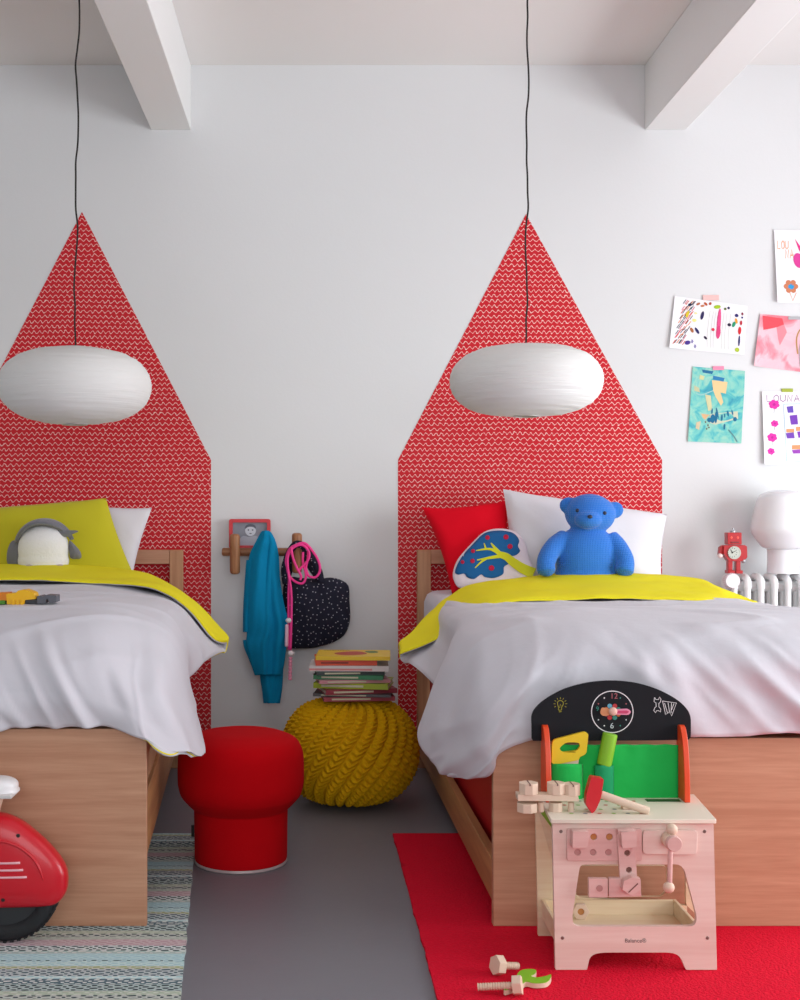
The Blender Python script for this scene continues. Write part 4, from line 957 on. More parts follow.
# 3 white drawing with flower and lettering
def letters(txt, x, y, w, h, col, lw, gap=1.15):
    G = {'L': [[(0, 0), (0, 1), (.8, 1)]], 'O': [[(.5, 0), (.05, .3), (.1, .85), (.5, 1), (.9, .75), (.85, .2), (.5, 0)]], 'U': [[(0, 0), (.05, .8), (.45, 1), (.85, .8), (.9, 0)]], 'N': [[(0, 1), (.1, 0), (.7, 1), (.85, 0)]], 'A': [[(0, 1), (.45, 0), (.9, 1)], [(.15, .65), (.8, .6)]], 'W': [[(0, 0), (.25, 1), (.5, .3), (.75, 1), (1, 0)]]}
    return [('l', col, lw, [(x+(i*gap+px)*w, y+py*h) for px, py in st]) for i, ch in enumerate(txt) for st in G[ch]]
mk = letters('LOU', .07, .15, .085, .11, '#f0a068', .014)+letters('NA', .26, .27, .10, .12, '#f0a068', .014)
mk += [('p', '#e8308c', [(.50, .12), (.70, .28), (1.0, .33), (1.0, .60), (.80, .45), (.60, .28)], .001), ('b', '#e0409a', .58, .42, .13, .10, 20), ('b', '#d02a7a', .90, .5, .1, .08, 0)]
for k in range(6): q_ = k*math.pi/3; mk.append(('b', '#d0805c',   .37+.115*math.cos(q_), .775+.06*math.sin(q_), .065, .036, 0))
mk += [('b', '#2a9ad8', .37, .775, .08, .04, 0), ('l', '#e89a78', .014, [(.34, .86), (.41, .97), (.50, .86)]), ('l', '#e89a78', .012, [(.9, .80), (1, .82)]), ('l', '#f0b050', .01, [(.85, .9), (.95, .8)])]
paper('white drawing with pink heart, orange lettering and flower, highest on the wall', (773.5, 230), (815, 230), (817, 303), (776, 303), M_PP, mk, curl=.03)
# 4 pink watercolour
M_WP4 = paint_mat('pink_watercolour', [(.3, '#f3b9c6'), (.48, '#f6c9d3'), (.56, '#f0a0ae'), (.72, '#e65a68')], 9, .8)
mk = [('p', '#e8505c', [(.04, .03), (.36, .05), (.40, .16), (.30, .22), (.2, .26), (.08, .30)]), ('p', '#f0909c', [(.28, .2), (.40, .16), (.46, .30), (.37, .56), (.33, .42)]), ('p', '#f07c88', [(.72, .2), (1, .1), (1, 1), (.85, .95), (.70, .7)]), ('p', '#e84a50', [(.86, .3), (1, .25), (1, .9), (.9, .8)], .0009), ('b', '#f29a3a', .98, .64, .10, .05, -20), ('b', '#f0c23a', 1.0, .58, .05, .05, 0),
      ('l', '#c09058', .022, [(.66, .68), (.62, .42), (.66, .24), (.76, .18), (1.0, .2)], 1), ('l', '#a8a0a8', .018, [(.72, .92), (.68, .6), (.72, .35), (.84, .27), (1, .28)], 1), ('l', '#a8a0a8', .014, [(.74, .5), (.8, .8), (.95, .95)], 1)]
paper('pink and red watercolour painting below the drawing with the heart', (760, 314), (822, 319), (818, 374), (753, 366), M_WP4, mk, [('#b8b8bc', 788.5, 316.5, 812, 319.5)], curl=.02)
# 5 drawing with house of windows
mk = letters('LOUNA', .08, .05, .095, .09, '#a070a0', .011, 1.2)
for x, y, s_ in ((.20, .18, 1), (.205, .44, .72), (.155, .63, .95), (.13, .82, .72)):
    for k in range(6): q_ = k*math.pi/3+.3; mk.append(('b', '#e030a8', x+.055*s_*math.cos(q_), y+.038*s_*math.sin(q_), .04*s_, .027*s_, 0))
    mk.append(('b', '#c02090', x, y, .035*s_, .025*s_, 0)); mk.append(('l', '#6a8a80', .007, [(x, y+.06*s_), (x-.005, y+.12*s_)]))
mk += [('l', '#a8d0e0', .009, [(.36, .175), (.40, .95), (.70, .95)]), ('l', '#a8d0e0', .009, [(.36, .175), (1, .17)])]
for x, y, w_, h_, c_ in ((.41, .20, .11, .09, '#6a50b8'), (.46, .32, .13, .13, '#7a40b8'), (.64, .22, .13, .12, '#6a3a9a'), (.39, .56, .14, .08, '#7a48b8'), (.58, .54, .18, .09, '#8a3ab8'), (.49, .79, .17, .055, '#a048b8'), (.86, .44, .14, .12, '#7a48b8')):
    mk.append(('p', c_, [(x, y+.01), (x+w_*.95, y), (x+w_*1.05, y+h_), (x+.02, y+h_*1.04)], .0009))
for x, y, w_, h_ in ((.40, .51, .13, .05), (.56, .48, .19, .06), (.49, .73, .16, .06)): mk.append(('p', '#e8a070', [(x, y+.005), (x+w_, y), (x+w_, y+h_), (x, y+h_)], .0009))
mk += [('p', '#f0903a', [(.66, .94), (.67, .86), (.76, .79), (.88, .77), (1, .79), (1, .95)], .0012), ('b', '#a05a20', .78, .86, .015, .01, 0)]
paper('white drawing with pink flowers and purple windows, green tape on top', (761.5, 391.5), (822, 391), (822, 465), (763, 464.5), M_PP, mk, [('#a8b440', 782, 388.5, 793, 392)], curl=.03)
# ------------------------------------------------------------------ toy workbench
def BW(n, a, b, ax='X'): return wood(n, a, b, ax, 1.2, .5)
M_B1 = BW('birch_pink', '#e4c6ba', '#eed8cc'); M_B2 = BW('birch_pale', '#e6cda8', '#f0dfc0'); M_B3 = BW('birch_block', '#d9aea6', '#e4c0b8'); M_BT = mat('bench_top', '#ece1cf', .5)
M_OR = mat('orange_paint', '#e8491c', .4); M_BB = mat('chalkboard', '#1b1d22', .8, spec=.25); M_GF = mat('green_fabric', '#08b84c', .8, bump=.1, bscale=60, sheen=.1)
M_LG = mat('lime_paint', '#86c126', .5); M_YP = mat('yellow_paint', '#ecc81e', .45); M_WD = mat('raw_wood', '#e3c9b2', .6); M_SC = mat('screw_steel', '#8a8078', .35, metal=.8)
df = 2.938; dbk = 3.172
root = thing('toy_workbench', W(636, 968, df+.12), 'wooden toy workbench with black arched board and green pocket cloth on the red rug', 'toy workbench')
root.location.z = .0105
z0 = .0105
def PF(dd): return lambda x, y, t: W(x, y, dd)+Vector((0, t, 0))
outer = roundpoly([(552.5, 824), (713.6, 824), (717, 969.8), (686, 969.8), (680, 956), (672, 952.5), (600, 952.5), (590, 956), (587, 969.8), (555.5, 969.8)], [1, 1, 1, 1, 5, 8, 8, 5, 1, 1], 5)
hole = roundpoly([(580, 864.5), (665, 864.5), (683, 864), (697.5, 919), (694, 926.5), (573, 926.5), (572.5, 915)], [5, 2, 9, 7, 6, 8, 3], 5)
MB().prism([outer, hole[::-1]], PF(df), .014).build('front_panel', M_B1, root, bevel=.0012)
# centre apron lobe between the two openings seen behind the blocks
def shiftp(pts, d0, d1): 
    o_ = []
    for x, y in pts: p = W(x, y, d0); o_.append((VX+p.x*F/d1, VY+(H-p.z)*F/d1))
    return o_
lob = roundpoly([(660, 862), (668, 862), (668, 893), (662, 898), (655, 898), (600, 898), (600, 900), (700, 900), (700, 893), (676, 862)], .5, 2)
bo_ = shiftp(outer, df, dbk); bo2 = shiftp(outer, df, dbk)
bhole = shiftp(roundpoly([(580, 868), (650, 868), (660, 880), (657, 893), (574, 893), (577, 880)], [5, 5, 5, 5, 5, 5], 4), df, dbk); bhole2 = shiftp(roundpoly([(684, 872), (698, 905), (694, 920), (684, 915)], 4, 4), df, dbk)
bhole = roundpoly([(576, 866), (667, 866), (668, 888), (662, 897), (576, 897)], [4, 4, 5, 5, 4], 4)
bhole2 = roundpoly([(686, 868), (694, 882), (697, 915), (686, 905)], 3, 4)
MB().prism([bo2, bhole[::-1], bhole2[::-1]], PF(dbk), .012).build('back_panel', M_B2, root, bevel=.001)
# top
a = W(551, 823.5, df-.012); b = W(716.5, 823.5, df-.012); zt_ = a.z
c_ = W(539, 808, dbk+.03)
tb = MB(); tl = .561; xr_ = b.x
pts = [(a.x, df-.012-D), (b.x, df-.012-D), (.962, dbk+.015-D), (.560, dbk+.015-D)]
MB().prism([roundpoly(pts, .004, 3)], lambda x, y, t: Vector((x, y, zt_-.0005+t)), .010).build('bench_top', M_BT, root, bevel=.001)
# lime edged side rails under the top
for xx in (.560, .918):
    MB().box((xx, df+.014-D, zt_-.028), (xx+.006, dbk-D, zt_-.001)).build('side_rail', M_LG, root)
# tray
ty0 = df+.014-D; ty1 = dbk-D; tz = .062
TR_ = [((.585, ty0, tz-.004), (.897, ty1, tz+.004), 'tray_floor'), ((.575, ty1-.009, tz+.004), (.905, ty1-.0005, tz+.055), 'tray_side')]
MB().box((.575, ty0, tz-.004), (.903, ty1, tz+.004)).build('tray_floor', M_B2, root, bevel=.001)
MB().box((.575, ty1-.009, tz+.004), (.903, ty1-.0005, tz+.042)).build('tray_side', M_B2, root, bevel=.001)
MB().box((.903, ty0, tz-.004), (.911, ty1, tz+.042)).build('tray_side', M_B2, root, bevel=.001)
MB().box((.567, ty0, tz-.004), (.575, ty1, tz+.042)).build('tray_side', M_B2, root, bevel=.001)
# screws
for px, py in ((561, 831.5), (704.5, 831.5), (562.5, 938), (707.5, 938)):
    p = W(px, py, df); MB().lathe([(.001, -.0012), (.003, -.0012), (.0042, 0), (.0042, .003), (.001, .003)], p, 20, axis='Y').build('screw', M_SC, root)
# maker's mark
mb = MB(); text_mb(mb, 'Balance\u00ae', .0135, lambda x, y, t: W(635.5, 940.8, df-.0006)+Vector((x, 0, y))); o = mb.build('maker_mark', mat('mark_grey', '#4a4040', .6), root, smooth=0)
# --- strip, blocks and plates on the front
F1 = df-.013
def fblock(pts, d0, th, m, name, r=1.0, bev=.0012, holes=()):
    return MB().prism([roundpoly(pts, r, 3)]+[circ(*h_, 16)[::-1] for h_ in holes], PF(d0), th).build(name, m, root, bevel=bev)
fblock([(567, 829), (642, 829), (642, 861), (567, 861)], df-.007, .0068, M_B3, 'perforated_strip', 2, holes=((593.7, 837, 3.4), (609.5, 837, 3.4), (577.5, 852.5, 3.2), (593, 852.5, 3.2), (608.5, 852.5, 3.2)))
for x, y in ((593.7, 837), (609.5, 837)): p = W(x, y, df-.001); MB().lathe([(.001, 0), (.0078, 0), (.0078, .0008), (.001, .0008)], p, 16, axis='Y').build('bolt_hole', mat('hole_orange', '#c98a50', .6), root)
for x, y in ((577.5, 852.5), (593, 852.5), (608.5, 852.5)): p = W(x, y, df-.005); MB().lathe([(.001, 0), (.0075, 0), (.0075, .0048), (.001, .0048)], p, 16, axis='Y').build('peg_end', mat('peg_end', '#b98a84', .6), root)
fblock([(573, 831.5), (588.5, 831.5), (588, 848), (572.5, 848)], df-.035, .028, M_B3, 'wooden_block', .6)
fblock([(617, 829.5), (635, 829.5), (637, 878), (620, 878)], df-.016, .009, M_B3, 'upright_strip', 1, holes=((627.3, 853, 3), (629, 870, 3)))
fblock([(618, 830), (635.5, 829), (636, 834), (619, 835)], df-.030, .016, M_B3, 'wooden_block', .4)
fblock([(621, 832), (636.5, 831), (637, 847.5), (622.5, 848.5)], df-.040, .023, M_B3, 'wooden_block', .6)
for x, y in ((627.3, 853), (629, 870)): p = W(x, y, df-.0085); MB().lathe([(.001, 0), (.0072, 0), (.0072, .0010), (.001, .0010)], p, 16, axis='Y').build('bolt_hole', mat('hole_brown', '#8a5f54', .6), root)
fblock([(589, 878.5), (607.8, 879), (607.8, 897.5), (589, 897.5)], df-.022, .014, M_B3, 'wooden_block', .6)
fblock([(609, 878.5), (640, 878), (641.5, 896.5), (609, 897.5)], df-.022, .014, M_B3, 'wooden_block', .6)
p = W(599.5, 888.3, df-.0222); MB().lathe([(.001, -.0008), (.0078, -.0008), (.0078, .0), (.001, 0)], p, 20, axis='Y').build('peg_end', MATS['peg_end'], root)
fblock([(632, 877.5), (640.5, 879), (641, 889), (632, 896), (622.5, 890), (624, 881)], df-.044, .021, M_B3, 'slotted_bolt_head', .6)
mb = MB(); stroke2(mb, [(628.5, 892.5), (638, 883.5)], 1.2, lambda x, y: W(x, y, df-.0447)); mb.build('slot', mat('slot_brown', '#74504a', .7), root, smooth=0)
fblock([(643, 830.5), (698, 830.5), (697, 855), (643, 854.5)], df-.010, .0098, M_B1, 'vice_plate', 4)
# crank
cp = W(672.5, 843, df-.05); cp.y = df-.012-D; y0 = cp.y
MB().lathe([(.001, -.030), (.0175, -.030), (.0185, -.026), (.0185, -.004), (.017, 0), (.001, 0)], (cp.x, y0, cp.z), 32, axis='Y').build('vice_knob', M_WD, root)
MB().lathe([(.001, -.046), (.0165, -.046), (.018, -.043), (.018, -.031), (.001, -.031)], (cp.x+.003, y0, cp.z-.001), 32, axis='Y').build('vice_knob', M_B3, root)
a = W(674.5, 836, df-.055); b = W(672.5, 890, df-.055); a.y = b.y = y0-.022
MB().capsule(Vector((a.x-.003, a.y-.0, a.z)), Vector((b.x-.001, b.y, b.z)), .0058).build('crank_rod', M_B3, root)
MB().ell((a.x, a.y, a.z+.010), (.0135,)*3).build('crank_ball', M_WD, root)
MB().ell((b.x-.003, b.y, b.z+.0), (.0135,)*3).build('crank_ball', M_WD, root)
# --- back board, posts, cloth
db = 3.155
arch = [(533.5, 741), (532, 739)]+[tuple(q[:2]) for q in smooth_path([Vector((x, y, 0)) for x, y in ((532, 726), (532, 716), (536, 708), (547, 698.5), (565, 689), (587, 683), (611, 680.8), (636, 683), (658, 689.5), (676, 699), (686.5, 708.5), (690.5, 717), (691, 728))], 5)]+[(690.8, 737), (688.5, 739.8), (650, 740.5)]
MB().prism([arch], PF(db), .009).build('chalkboard', M_BB, root, bevel=.001)
def post(x0, x1, ytop, lab):
    # curved brackets standing edge-on: profile in y/z, thin in x
    xa = W(x0, 0, db).x; xb = W(x1, 0, db).x; zt2 = W(0, ytop, db).z; zb = zt_+.010
    yb = db+.012-D; prf = [(yb, zb), (yb-.075, zb)]+[(yb-.018-.057*math.cos(q)**.8, zb+(zt2-zb)*math.sin(q)) for q in [i*math.pi/2/14 for i in range(1, 14)]]+[(yb-.022, zt2), (yb-.012, zt2-.002), (yb-.0005, zt2-.02)]
    return MB().prism([prf], lambda y, z_, t: Vector((xa+(xb-xa)*t/.01, y+.0, z_)), .01).build('side_post', M_OR, root, bevel=.0015)
post(541.5, 547, 724, ''); post(677.5, 683, 724, '')
def gc(u, v):
    x = 548+(678-548)*u; y = 744.5+(806-744.5)*v; top = (1-v)**2
    wv = .0016*math.sin(u*26+math.sin(u*9)*2)*top+.0015*noise.noise(Vector((u*9, v*5, 0)))
    return W(x, y+.8*math.sin(u*40)*top*.5, db-.006+wv)
o = MB().grid(gc, 60, 24).build('pocket_cloth', M_GF, root, smooth=180); o.modifiers.new('s', 'SOLIDIFY').thickness = .003
for x0, x1, yt in ((550, 583, 764), (594, 614, 765.5)):
    def pc(u, v, x0=x0, x1=x1, yt=yt): return W(x0+(x1-x0)*u, yt+(804-yt)*v, db-.012-.030*max(0, math.sin(math.pi*u))**.35*(1-.4*v))
    o = MB().grid(pc, 24, 12).build('pocket', M_GF if x0 < 560 else mat('pocket_green', '#079a60', .8), root, smooth=180); o.modifiers.new('s', 'SOLIDIFY').thickness = .002
MB().box((W(548, 0, db).x, db-.002-D, W(0, 748, db).z), (W(678, 0, db).x, db+.006-D, W(0, 745, db).z)).build('cloth_rail', M_B2, root)
# clock on the board
dc = db-.0006
mb = MB(); ring = circ(612.3, 711.8, 20.8, 64); 
vs = []
for x, y in ring+[ring[0]]: pass
def put_ring(r0, r1, mi):
    n = 64; vs = [W(612.3+r*math.cos(2*math.pi*i/n), 711.8+r*math.sin(2*math.pi*i/n), dc) for r in (r0, r1) for i in range(n)]
    mb.add(vs, [(i, (i+1) % n, n+(i+1) % n, n+i) for i in range(n)], mi)
put_ring(20.3, 21.2, 0)
text_mb(mb, '12', .020, lambda x, y, t: W(614, 696.3, dc)+Vector((x, 0, y)), 1)
text_mb(mb, '6', .020, lambda x, y, t: W(612, 726, dc)+Vector((x, 0, y)), 2)
text_mb(mb, '9', .016, lambda x, y, t: W(597.5, 709, dc)+Vector((x, 0, y)), 3)
text_mb(mb, '3', .016, lambda x, y, t: W(627.5, 713, dc)+Vector((x, 0, y)), 1)
for k in range(12):
    if k % 3 == 0: continue
    q_ = math.pi*k/6; mb.add([W(x, y, dc) for x, y in circ(612.3+16*math.cos(q_), 711.8+16*math.sin(q_), .75, 8)], [tuple(range(8))], (0, 2, 3, 1)[k % 4])
for k, ci in enumerate((4, 3, 5, 1, 4, 6, 5, 3)):
    q_ = math.pi*k/4+.4; mb.add([W(x, y, dc) for x, y in circ(612.3+6.6*math.cos(q_), 711.8+6.2*math.sin(q_), 2.4, 12)], [tuple(range(12))], ci)
mb.build('clock_dial', [mat('chalk_white', '#e8e8ea', .8), mat('chalk_brown', '#b0646a', .8), mat('chalk_pale', '#c4d0d4', .8), mat('chalk_teal', '#3a8f80', .8), mat('chalk_orange', '#d8703c', .8), mat('chalk_red', '#c43a40', .8), mat('chalk_sky', '#6ab0c8', .8)], root, smooth=0)
MB().prism([roundpoly([(600.5, 711), (602, 707.5), (608, 708.5), (612, 710), (612, 714), (608, 715.5), (603, 716), (600.5, 714)], 1.5, 4)], PF(db-.009), .004).build('clock_hand', mat('hand_peach', '#e8a070', .5), root)
MB().prism([roundpoly([(612, 709.5), (628, 708.7), (631.5, 711.5), (629, 715), (612, 714.5)], 2, 4)], PF(db-.013), .004).build('clock_hand', mat('hand_rose', '#e892b0', .5), root)
MB().prism([roundpoly([(617, 710.8), (627, 710.4), (629.3, 711.7), (627, 713.6), (617, 713.4)], 1, 4)], PF(db-.0138), .001).build('clock_hand_inlay', mat('hand_pink', '#c8406c', .5), root)
p = W(613, 711.5, db-.018); MB().ell(p, (.011, .008, .011)).build('clock_knob', mat('knob_peach', '#e8b8a8', .5), root)
# chalk marks: light bulb, wrench and saw
mb = MB(); cs = lambda x, y: W(x, y, dc)
def loop(pts, w, mi=0): stroke2(mb, list(pts)+[pts[0]], w, cs, mi)
loop(smooth_loop([(557.5, 704), (558, 701.5), (560.5, 700.5), (563, 701.8), (563.2, 704.5), (561.5, 707.5), (561.6, 709.8), (558.6, 710), (558.6, 707.3)], 3), .6)
stroke2(mb, [(559, 711.8), (561.5, 711.6)], .7, cs); stroke2(mb, [(559.6, 708), (560.4, 704), (561.2, 706)], .4, cs)
for k in range(9): q_ = math.pi*(.85+1.3*k/8); stroke2(mb, [(560.4+5*math.cos(q_), 704+5*math.sin(q_)), (560.4+6.8*math.cos(q_), 704+6.8*math.sin(q_))], .5, cs)
mb.build('chalk_bulb', mat('chalk_yellow', '#a8a430', .8), root, smooth=0)
mb = MB()
loop([(654.5, 697.5), (656, 699.5), (658.5, 699.5), (659.5, 697), (661, 699), (660.5, 702), (658.8, 703.5), (659, 707), (660.8, 709), (660.5, 712), (658.5, 710.5), (656.5, 710.8), (655.5, 712.8), (653.8, 710.5), (654.6, 708), (656.2, 706.5), (656, 703), (654, 701.5)], .6)
loop([(662.5, 701), (676.5, 703), (671.5, 716), (669.5, 712), (665.5, 714.5), (664.2, 708)], .6)
stroke2(mb, [(664.5, 703), (667.5, 713)], .6, cs); stroke2(mb, [(668, 702.5), (669.5, 712)], .6, cs); stroke2(mb, [(671.5, 703), (671, 713)], .6, cs); stroke2(mb, [(674, 703.5), (671.5, 710)], .6, cs)
mb.build('chalk_tools', MATS['chalk_white'], root, smooth=0)
# pattern of small printed dots on the top and the dark slot
mb = MB(); ztp = zt_+.0101
for r in range(4):
    for k in range(6):
        x = .605+k*.034+(r % 2)*.012; y = df+.045+r*.042-D
        mb.add([Vector((x+.0055*math.cos(q), y+.0055*math.sin(q), ztp)) for q in [i*math.pi/6 for i in range(12)]], [tuple(range(12))], (r+k) % 3)
mb.build('printed_dots', [mat('dot_green', '#9cc06a', .6), mat('dot_grey', '#8a8f90', .6), mat('dot_red', '#cf6a5a', .6)], root, smooth=0)
MB().box((.82, df+.165-D, ztp-.0005), (.905, df+.19-D, ztp+.0005)).build('tool_slot', mat('slot_green', '#2c5a2c', .7), root)
# --- loose tools on the bench (things of their own)
root = thing('toy_saw', W(570, 780, db-.03), 'toy saw with yellow handle stuck in the pocket of the workbench cloth', 'toy tool')
ds = db-.024
sw_o = roundpoly([(553, 740), (585, 731.5), (588.5, 734), (586.5, 754), (580, 757), (579, 760), (555, 765), (551.5, 763), (552, 745)], [3, 3, 2, 3, 1, 2, 2, 1.5, 2], 4)
sw_h = roundpoly([(559, 748), (566, 742.5), (578, 742.5), (580.5, 745), (578, 750.5), (562, 752.5)], 3, 4)
MB().prism([sw_o, sw_h[::-1]], PF(ds-.004), .010).build('handle', M_YP, root, bevel=.0015)
MB().prism([roundpoly([(555.5, 758), (579.5, 755), (575, 790), (570, 796), (558, 796)], 1.5, 3)], PF(ds-.001), .004).build('blade', M_WD, root, bevel=.0005)
root = thing('toy_screwdriver', W(606, 790, db-.03), 'green handled toy screwdriver standing in the narrow pocket of the workbench', 'toy tool')
MB().capsule(W(610.3, 733.5, ds), W(604, 765, ds), .0185, rnd=.003, n=20).build('handle', M_LG, root)
MB().capsule(W(604, 765.2, ds), W(601, 790, ds), .0075, rnd=.002).build('shaft', M_WD, root)
root = thing('toy_hammer', (W(600, 800, 3.05).x, 3.05-D, zt_+.010), 'toy hammer with red head and wooden handle lying on the bench top', 'toy tool')
dh = 3.0
MB().prism([roundpoly([(591.5, 777), (604, 779), (600.5, 800), (595.5, 811), (592, 813.6), (586, 805), (586.5, 795)], [1.5, 1.5, 2, 3, 1, 2, 1], 4)], PF(dh-.012), .026).build('head', mat('hammer_red', '#d0202a', .4), root, bevel=.002)
MB().capsule(W(601, 794.5, dh+.002), W(649, 811.5, dh-.02), .0098, rnd=.002, n=18).build('handle', M_WD, root)
slabw = MB().box((W(622, 0, dh+.03).x, dh+.02-D, zt_+.010), (W(636, 0, dh+.03).x, dh+.045-D, zt_+.021)); tag(slabw.build('wooden_block', M_WD, bevel=.001), 'small flat wooden block lying under the toy hammer handle', 'toy block')
# perforated bar with slotted nuts, sticking out over the left edge
dn = 3.01
root = thing('toy_bar', (W(552, 800, dn).x, dn-D, zt_+.010), 'pale wooden construction bar carrying slotted nuts, jutting over the left bench edge', 'toy construction bar')
MB().prism([roundpoly([(517.5, 794.5), (578, 795.5), (579.5, 801.5), (518, 801)], 1, 3)], PF(dn-.018), .036).build('bar', M_WD, root, bevel=.001)
def hexnut(px, py, r, h_, d_, m, name, par, slot=True, rot=15):
    p = W(px, py, d_); pts = [(p.x+r*math.cos(math.radians(rot+45*i)), p.y+r*math.sin(math.radians(rot+45*i))) for i in range(8)]
    g = MB().prism([pts], lambda x, y, t: Vector((x, y, p.z+t)), h_).build(name, m, par, bevel=.0012)
    if slot:
        MB().box((p.x-.0015, p.y-r*.98, p.z+h_-.004), (p.x+.0015, p.y+r*.98, p.z+h_+.0005)).build('slot', MATS['slot_brown'], g)
    return g
for px, pyb, w_ in ((528.5, 793.5, 10), (556, 793.5, 9.5), (571.5, 794.5, 9)):
    hexnut(px, pyb, w_*dn/F, .027, dn, M_WD, 'slotted_nut', root)
hexnut(527, 811.5, 10.5*dn/F, .022, dn, M_WD, 'lower_nut', root, False); hexnut(555.5, 813.5, 7*dn/F, .028, dn, M_WD, 'lower_nut', root, False)
MB().capsule(W(571, 802, dn), W(571, 814, dn), .0075, rnd=.002).build('peg', M_WD, root)
MB().capsule(W(541, 802, dn), W(541, 812, dn), .0075, rnd=.002).build('peg', M_WD, root)
# hexagonal nut in the tray
p = W(581, 911, df+.19); root = thing('toy_nut', (p.x, p.y, tz+.004), 'hexagonal wooden nut lying in the workbench tray', 'toy nut')
pts = [(p.x+.0215*math.cos(math.radians(60*i)), p.z+.0215*math.sin(math.radians(60*i))) for i in range(6)]
zz0 = tz+.0045-min(q_[1] for q_ in pts); pts = [(x, z_+zz0) for x, z_ in pts]; cz = p.z+zz0
MB().prism([pts, [(x, z_) for x, z_ in circ(p.x, cz, .0085, 16)][::-1]], lambda x, z_, t: Vector((x, p.y+t, z_)), .014).build('nut_body', M_WD, root, bevel=.001)
MB().lathe([(.001, 0), (.0082, 0), (.0082, .008), (.001, .008)], (p.x, p.y+.003, cz), 20, axis='Y').build('peg_end', mat('hole_orange', '#c98a50', .6), root)
# bolts and wrench on the rug
def bolt(head, tip, rh, hh, rt, label):
    head = Vector(head); tip = Vector(tip); ax = (tip-head).normalized(); L_ = (tip-head).length
    root = thing('toy_bolt', Vector((head.x, head.y, .0105)), label, 'toy bolt')
    rot = ax.to_track_quat('Z', 'Y').to_matrix()
    pts = [(rh*math.cos(math.radians(60*i+30)), rh*math.sin(math.radians(60*i+30))) for i in range(6)]
    hd_ = MB().prism([pts], lambda x, y, t: head+rot @ Vector((x, y, t)), hh).build('bolt_head', M_WD, root, bevel=.0012)
    pp = []; rr = []; n = int((L_-hh)/.0016)
    for i in range(n+1): pp.append(head+ax*(hh+(L_-hh)*i/n)); rr.append(rt+.0012*math.sin(i*2*math.pi/3.6))
    MB().tube(pp, rr, 16).build('thread', M_WD, root, smooth=60)
def LY(px, py, z_): return W(px, py, (H-z_)*F/(py-VY))
bolt(LY(494.5, 965, .0345), LY(518, 966, .0215), .0235, .021, .0078, 'loose wooden toy bolt on the red rug behind the green wrench')
bolt(LY(522, 985, .0335), LY(478, 987, .0205), .0225, .021, .0078, 'wooden toy bolt on the red rug with its head against the green wrench')
wz = .0105; wc = W(530, 980, 2.86); root = thing('toy_wrench', (wc.x, wc.y, wz), 'lime green toy wrench lying on the red rug in front of the workbench', 'toy tool')
# outline measured on the rug plane
def OnRug(px, py, z_): dd = (H-z_)*F/(py-VY); p = W(px, py, dd); return (p.x, p.y)
wr = smooth_loop([OnRug(*q_, wz+.012) for q_ in ((517, 975), (521, 970.5), (529, 969), (536, 970), (535, 973.5), (531, 976), (537, 977.5), (546, 976), (551, 974.5), (550, 979), (545, 982.5), (534, 983), (526, 981.5), (521, 985), (512, 988), (505, 990), (504, 987.5), (512, 984), (517, 981))], 4)
MB().prism([wr], lambda x, y, t: Vector((x, y, wz+t)), .011).build('wrench_body', M_WD, root, bevel=.0008)
cw = sum((Vector(q_) for q_ in wr), Vector((0, 0)))/len(wr)
MB().prism([wr], lambda x, y, t: Vector((x, y, wz+.011+t)), .0014).build('green_face', M_LG, root)
# ------------------------------------------------------------------ ride-on scooter
dsn = 3.09
root = thing('ride_on_scooter', (W(0, 0, dsn+.05).x, dsn+.05-D, .0105), 'red ride-on toy scooter with white seat and black tyres beside the left bed', 'toy scooter')
M_SR = mat('scooter_red', '#cf0420', .35, coat=.25); M_TYR = mat('tyre_black', '#1d1e21', .75, bump=.2, bscale=150); M_SW = mat('seat_white', '#f3f1f2', .4); M_SP = mat('scooter_stripe', '#f3b9c0', .5)
sh = smooth_loop([(-70, 835), (-50, 820), (-25, 813), (0, 813), (18, 819), (33, 829.5), (48, 843), (60, 857), (66.5, 869), (68, 881), (66, 892), (58, 902), (44, 905), (10, 906), (-30, 906.5), (-70, 906), (-90, 898), (-95, 880), (-85, 855)], 6)
yc = dsn+.045
MB().inflate(sh, lambda x, y, t: W(x, y, yc)+Vector((0, -t, 0)), .048, rings=12, e=.28).build('rear_shell', M_SR, root, smooth=180)
# moulded ridge and the three stripes on the shell
def shs(x, y, l=0):
    cx = sum(p[0] for p in sh)/len(sh); cy = sum(p[1] for p in sh)/len(sh); a = math.atan2(y-cy, x-cx); rr = math.hypot(x-cx, y-cy); best = (9, 1)
    for p in sh:
        da = abs((math.atan2(p[1]-cy, p[0]-cx)-a+math.pi) % (2*math.pi)-math.pi)
        if da < best[0]: best = (da, math.hypot(p[0]-cx, p[1]-cy))
    t = min(1, rr/best[1]); return W(x, y, yc)+Vector((0, -.048*(max(0, 1-t**2.2))**.28-l, 0))
rg = smooth_path([(-75, 850), (-50, 838), (-20, 835), (2, 836), (20, 841), (34, 851), (42, 862), (47, 876)], 6)
MB().tube([shs(p[0], p[1]) for p in rg], [.004]*(len(rg)-6)+[.0035, .003, .0025, .002, .0015, .001], 10).build('moulded_ridge', M_SR, root, smooth=180)
for x1, y in ((24.5, 858), (27.5, 865), (31, 872)):
    MB().tube([shs(-45, y+.5, -.0005), shs(-10, y+.3, -.0005), shs(x1-6, y, -.0005), shs(x1, y-.2, -.0005)], .0031, 8).build('stripe', M_SP, root, smooth=180)
for x, y in ((21.5, 832), (7, 895)):
    MB().ell(shs(x, y), (.005, .003, .005), nu=16, nv=8).build('screw', M_BLK, root)
